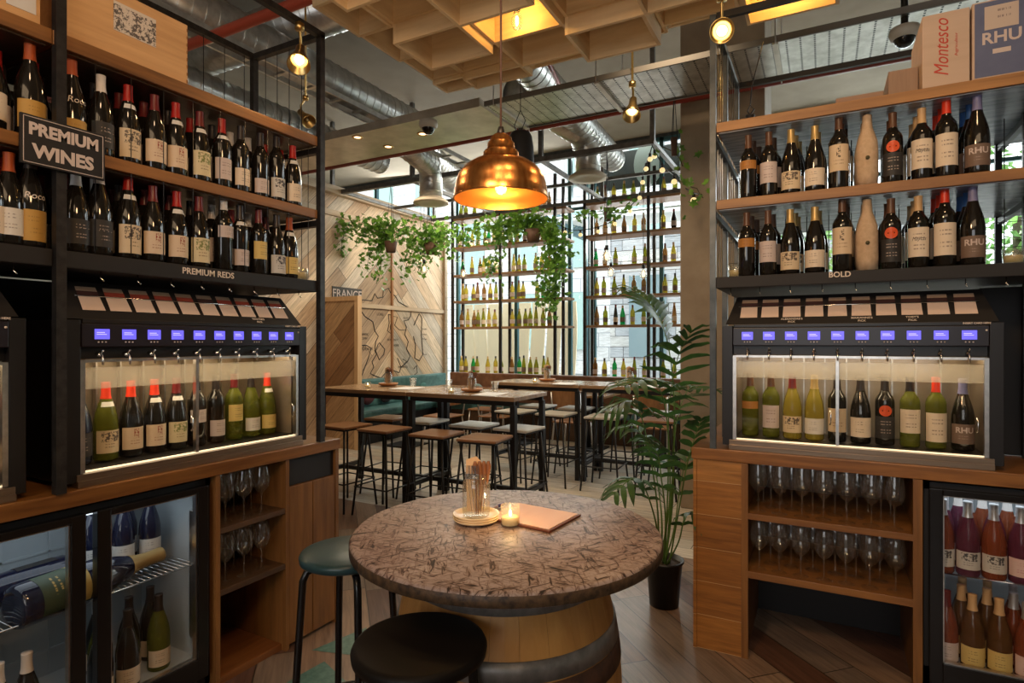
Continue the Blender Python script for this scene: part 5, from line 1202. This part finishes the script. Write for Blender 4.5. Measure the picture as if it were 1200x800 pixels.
for i, (x, y, rz, mt, lab) in enumerate(((-5.98, 6.25, .3, mat('green_leaf_cushion', (.12, .2, .12), .8), 'green patterned cushion on the teal bench beside the booth panel'), (-5.98, 6.65, .2, mat('plum_cushion', (.12, .03, .04), .8), 'plum cushion on the teal bench'), (-5.98, 7.05, 0, CUSH, 'dark brown cushion on the teal bench'), (-5.95, 7.9, .2, mat('teal_cushion', (.05, .16, .15), .8), 'teal cushion at the far end of the wall bench'), (-5.0, 8.08, 1.6, mat('grey_teal_cushion', (.16, .24, .24), .8), 'grey-teal cushion at the left end of the leather bench'))):
    m = MB(); m.lathe([(0, -.07), (.12, -.06), (.2, -.02), (.215, 0), (.2, .02), (.12, .06), (0, .07)], 4, (0, 0, 0), Matrix.Rotation(PI/2+.25, 4, 'Y') @ Matrix.Rotation(PI/4, 4, 'Z')); o = m.build('cushion', mt, None, (x+.02, y, .635), rz); sb = o.modifiers.new('soft', 'SUBSURF'); sb.levels = sb.render_levels = 2; tag(o, lab, 'cushion')
bp = thing('booth_panel', 'tall timber chevron partition at the end of the wall bench', 'partition', (-5.8, 5.9, 0))
BPM = planks('booth_boards', [(.36, .20, .10), (.28, .15, .07), (.44, .28, .15), (.50, .33, .18)], .2, 6, rot=(0, math.radians(45), 0), plane='XZ', rough=.5, gap=.02, bump=.3)
m = MB(); m.box((-.38, 0, 0), (.27, .04, 2.03)); m.build('boards', BPM, bp)
m = MB(); m.box((.27, -.02, 0), (.33, .06, 2.06)); m.box((-.38, -.02, 2.0), (.27, .06, 2.06)); m.build('edge_trim', wood('edge_pine', (.5, .3, .14), (.66, .44, .24), 'Z', 1, .5), bp)
def low_table(x, y, lab, a=.34, b=.34):
    t = thing('low_table', lab, 'table', (x, y, 0)); m = MB(); m.box((-a, -b, .72), (a, b, .75), .004); m.build('tabletop', TABW, t)
    m = MB(); m.cyl((0, 0, .02), (0, 0, .72), .03, n=14); m.build('pedestal', BLK, t); m = MB(); m.box((-.22, -.22, 0), (.22, .22, .02), .004); m.build('base', BLK, t)
for x, y, l in ((-5.15, 6.5, 'low wooden table by the teal bench, nearest the booth panel'), (-5.1, 7.5, 'low wooden table by the teal bench, farther back'), (-3.9, 7.45, 'low wooden table in front of the leather bench, left'), (-2.8, 7.45, 'low wooden table in front of the leather bench, middle'), (-1.75, 7.45, 'low wooden table in front of the leather bench, right')): low_table(x, y, l)
def chair(x, y, rz, lab):
    t = thing('bentwood_chair', lab, 'chair', (x, y, 0), rz)
    m = MB(); m.box((-.2, -.2, .435), (.2, .2, .455), .008); m.build('seat', CHAIRW, t)
    m = MB(); g = [[m.bm.verts.new((.2*math.sin(a)*1.0, -.19-.02*math.cos(a*2)-(z-.62)*.2, z)) for a in [(-1.3+2.6*i/8) for i in range(9)]] for z in (.60, .72, .84)]
    for p_, q_ in zip(g, g[1:]):
        for i in range(8): m.bm.faces.new((p_[i], p_[i+1], q_[i+1], q_[i]))
    o = m.build('backrest', CHAIRW, t); s_ = o.modifiers.new('thick', 'SOLIDIFY'); s_.thickness = .012
    for sx in (-1, 1):
        m = MB(); m.tube([(sx*.17, .17, .44), (sx*.2, .21, 0)], .011, 8); m.build('leg', BRUSH, t)
        m = MB(); m.tube([(sx*.19, -.24, .82), (sx*.185, -.2, .5), (sx*.18, -.18, .42), (sx*.2, -.24, 0)], .011, 8); m.build('leg', BRUSH, t)
for x, y, rz, l in ((-4.55, 6.55, PI/2, 'bentwood chair at the low table nearest the booth panel'), (-4.45, 7.5, PI/2, 'bentwood chair at the farther low table by the bench'), (-3.9, 6.9, 0, 'bentwood chair left in front of the leather bench tables'), (-2.8, 6.88, 0, 'bentwood chair in the middle before the leather bench'), (-1.75, 6.88, 0, 'bentwood chair right, before the leather bench behind the palm')): chair(x, y, rz, l)
# ------------------------------------------------------------------ France map and sign on the chevron wall
INK = mat('map_paint', (.035, .03, .028), .7)
mp = thing('wall_map', 'black outline map of French wine regions painted on the chevron wall', 'wall map', (-6.195, 7.0, 1.8))
def line(pts, r=.008, closed=False):
    P = [atX(370+x/4.7, -6.197, 330+y/4.7)-mp.location for x, y in pts]
    m = MB(); m.tube(P, r, 5, closed); m.build('outline', INK, mp)
line([(230, 120), (245, 140), (255, 100), (310, 105), (325, 65), (340, 90), (370, 85), (372, 50), (400, 35), (412, 60), (440, 80), (455, 110), (490, 130), (528, 150), (522, 190), (510, 210), (485, 215), (500, 250), (490, 290), (510, 330), (500, 370), (520, 410), (505, 440), (470, 470), (460, 500), (430, 490), (400, 470), (385, 500), (360, 530), (330, 520), (300, 505), (320, 470), (310, 440), (335, 400), (325, 380), (330, 330), (345, 300), (325, 270), (315, 220), (270, 190), (250, 160), (256, 135), (230, 120)])
line([(345, 340), (330, 380), (350, 430), (375, 400), (380, 370), (350, 335)], .007); line([(400, 180), (425, 185), (410, 250), (420, 290), (395, 270), (405, 230), (400, 180)], .007)
line([(425, 190), (450, 195), (435, 240), (460, 265), (500, 265)], .005); line([(540, 240), (570, 175), (585, 200), (582, 290), (590, 400), (570, 435), (545, 420), (550, 350), (538, 300)], .009)
line([(230, 350), (280, 350), (305, 365), (290, 420), (260, 500), (245, 540)], .008); line([(450, 420), (470, 470), (500, 440), (480, 425)], .006); line([(540, 480), (555, 460), (560, 500), (540, 515)], .006)
m = MB()
RW = Matrix.Rotation(PI/2, 4, 'Z') @ Matrix.Rotation(PI/2, 4, 'X')
for s_, x, y, sz in (('CHAMPAGNE', 405, 140, .055), ('LOIRE', 355, 180, .06), ('BURGUNDY', 425, 320, .05), ('RHONE', 440, 350, .05), ('BORDEAUX', 270, 370, .07), ('ALSACE', 500, 200, .05), ('ATLANTIC', 262, 290, .05), ('OCEAN', 262, 312, .05), ('Brouilly', 600, 260, .04), ('Fleurie', 600, 290, .04), ('Morgon', 600, 315, .04), ('Chenas', 600, 400, .04), ('PROVENCE', 480, 470, .05)):
    P = atX(370+x/4.7, -6.196, 330+y/4.7)-mp.location; m.text(s_, sz, Matrix.Translation(P) @ RW)
m.build('place_names', INK, mp)
fs = thing('wall_sign', 'dark painted plaque reading FRANCE on the chevron wall', 'sign', tuple(atX(407, -6.19, 345)))
m = MB(); m.box((-.004, -.30, -.10), (.004, .30, .10)); m.build('plaque', mat('dark_plaque', (.07, .065, .06), .7), fs); m = MB(); m.text('FRANCE', .17, Matrix.Translation((.0055, 0, 0)) @ RW, sx=.95); m.build('lettering', LETT, fs)
# ------------------------------------------------------------------ palm
pm = thing('potted_palm', 'tall kentia palm in a black plastic pot beside the right cabinet', 'plant', (-.775, 3.235, 0))
m = MB(); m.lathe([(0, .002), (.078, 0), (.098, .235), (.107, .24), (.107, .252), (.099, .252), (.092, .225), (0, .225)], 36); m.build('pot', POTM, pm)
m = MB(); m.lathe([(0, .232), (.092, .228), (.092, .2)], 24); m.build('soil', SOIL, pm)
def frond(pts, n, ll, seed, spread=1.0, start=.45, droop=.35):
    """pts: list of 3D points in world, last part carries leaflets"""
    P = [Vector(p)-pm.location for p in pts]; rn = random.Random(seed)
    # catmull rom
    Q = []
    ext = [P[0]*2-P[1]]+P+[P[-1]*2-P[-2]]
    for i in range(1, len(ext)-2):
        for k in range(8):
            t = k/8; a, b, c, d = ext[i-1:i+3]
            Q.append(.5*((2*b)+(c-a)*t+(2*a-5*b+4*c-d)*t*t+(3*b-a-3*c+d)*t**3))
    Q.append(P[-1])
    m = MB(); N = len(Q); m.tube(Q, [.0055*(1-.75*i/(N-1)) for i in range(N)], 6); st = m.build('stem', PALMS, pm)
    m = MB(); s0 = start*(N-1)
    n = int(n*.68)
    for k in range(n):
        f = s0+(N-1-s0)*(k+.5)/n; i = min(int(f), N-2); p = Q[i].lerp(Q[i+1], f-i); tg = (Q[i+1]-Q[i]).normalized()
        side = tg.cross(Vector((0, 0, 1)))
        if side.length < .2: side = tg.cross(Vector((.6, .8, 0)))
        side.normalize(); up = side.cross(tg)
        u = (k+.5)/n; L = .86*ll*(.35+.75*math.sin(PI*min(1, u*.8+.15)))
        for sg_ in (-1, 1):
            d = (tg*(.55+.5*u)+side*sg_*spread+up*.18).normalized(); w_ = .0125+.005*math.sin(PI*u)
            pl2 = []; wv = tg.cross(d).cross(d).normalized() if tg.cross(d).length > .05 else up
            wv = (tg-d*tg.dot(d)).normalized() if (tg-d*tg.dot(d)).length > .05 else up
            prev = None
            for q in range(6):
                s = q/5; c = p+d*L*s+Vector((0, 0, -droop*L*s*s*(1.1+rn.uniform(-.25, .25)))); ww = w_*math.sin(PI*min(1, .12+s*.88))**.8+.0004
                pair = (m.bm.verts.new(c-wv*ww), m.bm.verts.new(c+Vector((0, 0, -.003))), m.bm.verts.new(c+wv*ww))
                if prev:
                    for a, b in ((0, 1), (1, 2)): fc = m.bm.faces.new((prev[a], prev[b], pair[b], pair[a])); fc.smooth = True
                prev = pair
    m.build('frond', PALM, st, recalc=False)
def W(px, py, d): return atD(px, py, d)
B0 = (-.775, 3.235, .23)
def bp_(dx, dy): return (B0[0]+dx, B0[1]+dy, .23)
frond([bp_(.01, 0), W(788, 560, 3.18), W(790, 470, 3.12), W(782, 400, 3.1), W(765, 360, 3.15), W(742, 338, 3.25)], 20, .30, 1, start=.55)
frond([bp_(0, .02), W(783, 560, 3.2), W(784, 480, 3.15), W(794, 420, 3.0), W(812, 385, 2.9)], 13, .26, 2, start=.5)
frond([bp_(-.02, 0), W(785, 580, 3.1), W(780, 480, 3.0), W(762, 445, 2.85), W(730, 452, 2.7)], 15, .25, 3, start=.45)
frond([bp_(.01, -.02), W(788, 590, 3.2), W(792, 500, 3.3), W(808, 455, 3.45), W(832, 455, 3.6)], 13, .22, 4, start=.5)
frond([bp_(-.03, 0), W(770, 590, 3.15), W(757, 510, 3.1), W(742, 470, 3.05), W(712, 478, 3.0)], 14, .24, 5, start=.45, droop=.6)
frond([bp_(-.02, .02), W(775, 600, 3.3), W(765, 540, 3.5), W(745, 500, 3.6), W(722, 500, 3.7)], 12, .2, 6, start=.45, droop=.6)
frond([bp_(-.03, -.02), W(770, 620, 3.05), W(757, 575, 2.95), W(742, 560, 2.85), W(718, 580, 2.75)], 12, .17, 7, start=.4, droop=.5)
frond([bp_(.03, -.01), W(795, 600, 3.1), W(805, 545, 3.0), W(815, 510, 2.95), W(822, 490, 2.9)], 11, .16, 8, start=.45)
frond([bp_(.02, -.03), W(795, 635, 3.0), W(803, 605, 2.92), W(815, 600, 2.86), W(826, 612, 2.82)], 9, .13, 9, start=.35, droop=.5)
frond([bp_(0, -.02), W(780, 610, 3.0), W(775, 560, 2.9), W(770, 530, 2.85), W(758, 512, 2.8)], 12, .17, 10, start=.4, droop=.5)
frond([bp_(.0, .03), W(790, 620, 3.3), W(797, 570, 3.4), W(804, 540, 3.45), W(812, 530, 3.5)], 10, .16, 11, start=.4)
# ------------------------------------------------------------------ ivy
POTB = mat('dark_brown_pot', (.10, .05, .03), .7)
def ivy(lab, pot, strands, seed, dens=1.0, pot_r=.09):
    t = thing('hanging_ivy', lab, 'plant', tuple(pot)); rn = random.Random(seed); o = Vector(pot)
    m = MB(); m.lathe([(0, -.09), (pot_r*.7, -.09), (pot_r, .06), (pot_r*.92, .06), (0, .05)], 20); m.build('pot', POTB, t)
    m = MB()
    for a in (0, 2.1, 4.2): m.cyl((pot_r*.9*math.cos(a), pot_r*.9*math.sin(a), .05), (0, 0, 3.6-o.z), .003, n=5)
    m.build('hanger', BLK, t)
    ms = MB(); ml = MB()
    for st in strands:
        P = [Vector(p)-o for p in st]; Q = []
        for a, b in zip(P, P[1:]):
            n = max(2, int((b-a).length/.05))
            for k in range(n): Q.append(a.lerp(b, k/n)+Vector((rn.uniform(-.012, .012),)*3))
        Q.append(P[-1]); ms.tube(Q, .004, 4)
        for p in Q:
            for _ in range(int(5.5*dens)+(rn.random() < .5)):
                s = rn.uniform(.045, .085); c = p+Vector((rn.gauss(0, .06), rn.gauss(0, .06), rn.gauss(-.01, .065)))
                R = Matrix.Rotation(rn.uniform(0, 6.28), 3, 'Z') @ Matrix.Rotation(rn.uniform(-.9, .9), 3, 'X') @ Matrix.Rotation(rn.uniform(.3, 1.3), 3, 'Y')
                shp = ((0, 0, 0), (-.2, .35, 0), (-.55, .38, .05), (-.35, .62, 0), (-.35, .9, .05), (-.08, .85, 0), (0, 1.25, -.08), (.08, .85, 0), (.35, .9, .05), (.35, .62, 0), (.55, .38, .05), (.2, .35, 0))
                ml.poly([c+R@(Vector(q)*s) for q in shp])
    ms.build('vines', VINE, t); ml.build('leaves', IVY, t, recalc=False)
def L(px, py, Y=6.3): return atY(px, Y, py)
ivy('hanging ivy in a brown pot in front of the chevron wall, trailing left', L(458, 288), [[L(458, 270), L(430, 268), L(405, 262), L(385, 256)], [L(405, 262), L(401, 282), L(400, 300)], [L(458, 272), L(440, 285), L(432, 305), L(430, 318)], [L(470, 270), L(450, 262), L(441, 258)], [L(458, 275), L(445, 290), L(447, 312), L(444, 324)], [L(450, 268), L(415, 275)], [L(462, 272), L(475, 265), L(490, 270)], [L(440, 265), L(425, 262)], [L(452, 266), L(442, 292)]], 1, 1.4)
ivy('hanging ivy bush right of the trailing one, toward the left rack', L(505, 290), [[L(505, 275), L(490, 280), L(480, 300), L(475, 318)], [L(505, 272), L(520, 270), L(538, 272), L(550, 280)], [L(500, 278), L(510, 290), L(516, 302)], [L(505, 275), L(525, 282), L(530, 298)], [L(495, 275), L(485, 272), L(478, 290)], [L(508, 272), L(530, 276)], [L(500, 275), L(495, 300), L(490, 318)]], 2, 1.5)
ivy('large bright ivy basket below the copper pendant, in front of the left rack', L(625, 275), [[L(625, 262), L(600, 265), L(575, 262), L(555, 270)], [L(590, 265), L(583, 290), L(575, 312), L(572, 322)], [L(625, 260), L(640, 265), L(652, 285), L(650, 330), L(642, 368)], [L(640, 265), L(660, 275), L(662, 300)], [L(625, 262), L(615, 252), L(600, 256)], [L(620, 262), L(632, 250)], [L(600, 262), L(595, 282)], [L(650, 290), L(655, 320), L(648, 350)], [L(615, 262), L(590, 270), L(580, 262)], [L(636, 262), L(646, 275), L(640, 300), L(637, 345)], [L(612, 258), L(640, 258)]], 3, 1.7, .1)
ivy('small sparse ivy strand on the frame above the right rack', L(712, 250, 6.6), [[L(712, 245, 6.6), L(690, 250, 6.6), L(672, 255, 6.6)], [L(715, 245, 6.6), L(735, 240, 6.6), L(742, 232, 6.6)], [L(712, 248, 6.6), L(728, 250, 6.6)]], 4, .6, .05)
ivy('thin ivy strand along the string lights near the column', L(790, 170, 5.0), [[L(776, 172, 5.0), L(790, 180, 5.0), L(800, 195, 5.0)], [L(806, 215, 4.8), L(815, 222, 4.8), L(824, 232, 4.8)]], 5, .4, .03)
# ------------------------------------------------------------------ hanging filament bulbs
def edison(px, py, Y, lab):
    p = atY(px, Y, py); t = thing('filament_bulb', lab, 'light bulb', tuple(p)); m = MB(); m.lathe([(0, -.075), (.03, -.068), (.048, -.04), (.048, -.01), (.03, .035), (.018, .06)], 20); m.build('bulb_glass', JARG, t)
    m = MB(); m.lathe([(0, -.055), (.018, -.04), (.02, .0), (.008, .03), (0, .03)], 12); m.build('filament', BULBW, t)
    m = MB(); m.cyl((0, 0, .06), (0, 0, .11), .02, n=12); m.cyl((0, 0, .11), (0, 0, 3.60-p.z), .004, n=6); m.build('cord', BLK, t)
for px, py, Y, l in ((497, 314, 6.25, 'lit filament bulb under the left ivy'), (493, 303, 7.4, 'lit filament bulb just above the one under the left ivy'), (543, 320, 7.4, 'lit filament bulb left of the left bottle rack'), (581, 308, 7.4, 'lit filament bulb in front of the left bottle rack'), (659, 294, 7.4, 'lit filament bulb between the two bottle racks'), (711, 299, 6.25, 'higher lit filament bulb before the right bottle rack'), (716, 318, 7.4, 'lower lit filament bulb before the right bottle rack'), (754, 320, 7.4, 'lit filament bulb furthest right before the right rack')): edison(px, py, Y, l)
def festoon(pts, lab, n):
    P = [Vector(p) for p in pts]; o = P[0]; t = thing('string_lights', lab, 'string lights', tuple(o)); Q = []
    for a, b in zip(P, P[1:]):
        for k in range(8): f = k/8; q = a.lerp(b, f); q.z -= .10*math.sin(PI*f)*(b-a).length*.5; Q.append(q-o)
    Q.append(P[-1]-o); m = MB(); m.tube(Q, .006, 5); m.build('cable', BLK, t)
    for k in range(n):
        q = Q[int((k+.5)*(len(Q)-1)/n)]; m = MB(); m.cyl(q, q+Vector((0, 0, -.04)), .014, n=8); s = m.build('socket', BLK, t)
        m = MB(); m.lathe([(0, -.09), (.022, -.08), (.028, -.065), (.022, -.048), (.012, -.04)], 12, q); m.build('bulb', mat('festoon_bulb', (.9, .7, .35), .25, emit=(1, .75, .35), es=.9) if k == 0 else bpy.data.materials['festoon_bulb'], s)
festoon([L(764, 170, 6.2), L(790, 205, 5.5), L(822, 228, 4.8)], 'string of small warm bulbs draped from the frame to the column', 5)
festoon([L(764, 172, 6.2), L(755, 195, 6.6), L(748, 232, 7.2), L(712, 262, 7.4), L(670, 270, 7.4), L(640, 252, 7.4)], 'string of small warm bulbs looping across the right bottle rack', 10)
festoon([L(636, 252, 7.4), L(600, 262, 7.4), L(560, 282, 7.4), L(530, 275, 7.4)], 'string of small warm bulbs across the left bottle rack', 6)
print('objects', len(bpy.data.objects), 'far bottles', cnt)
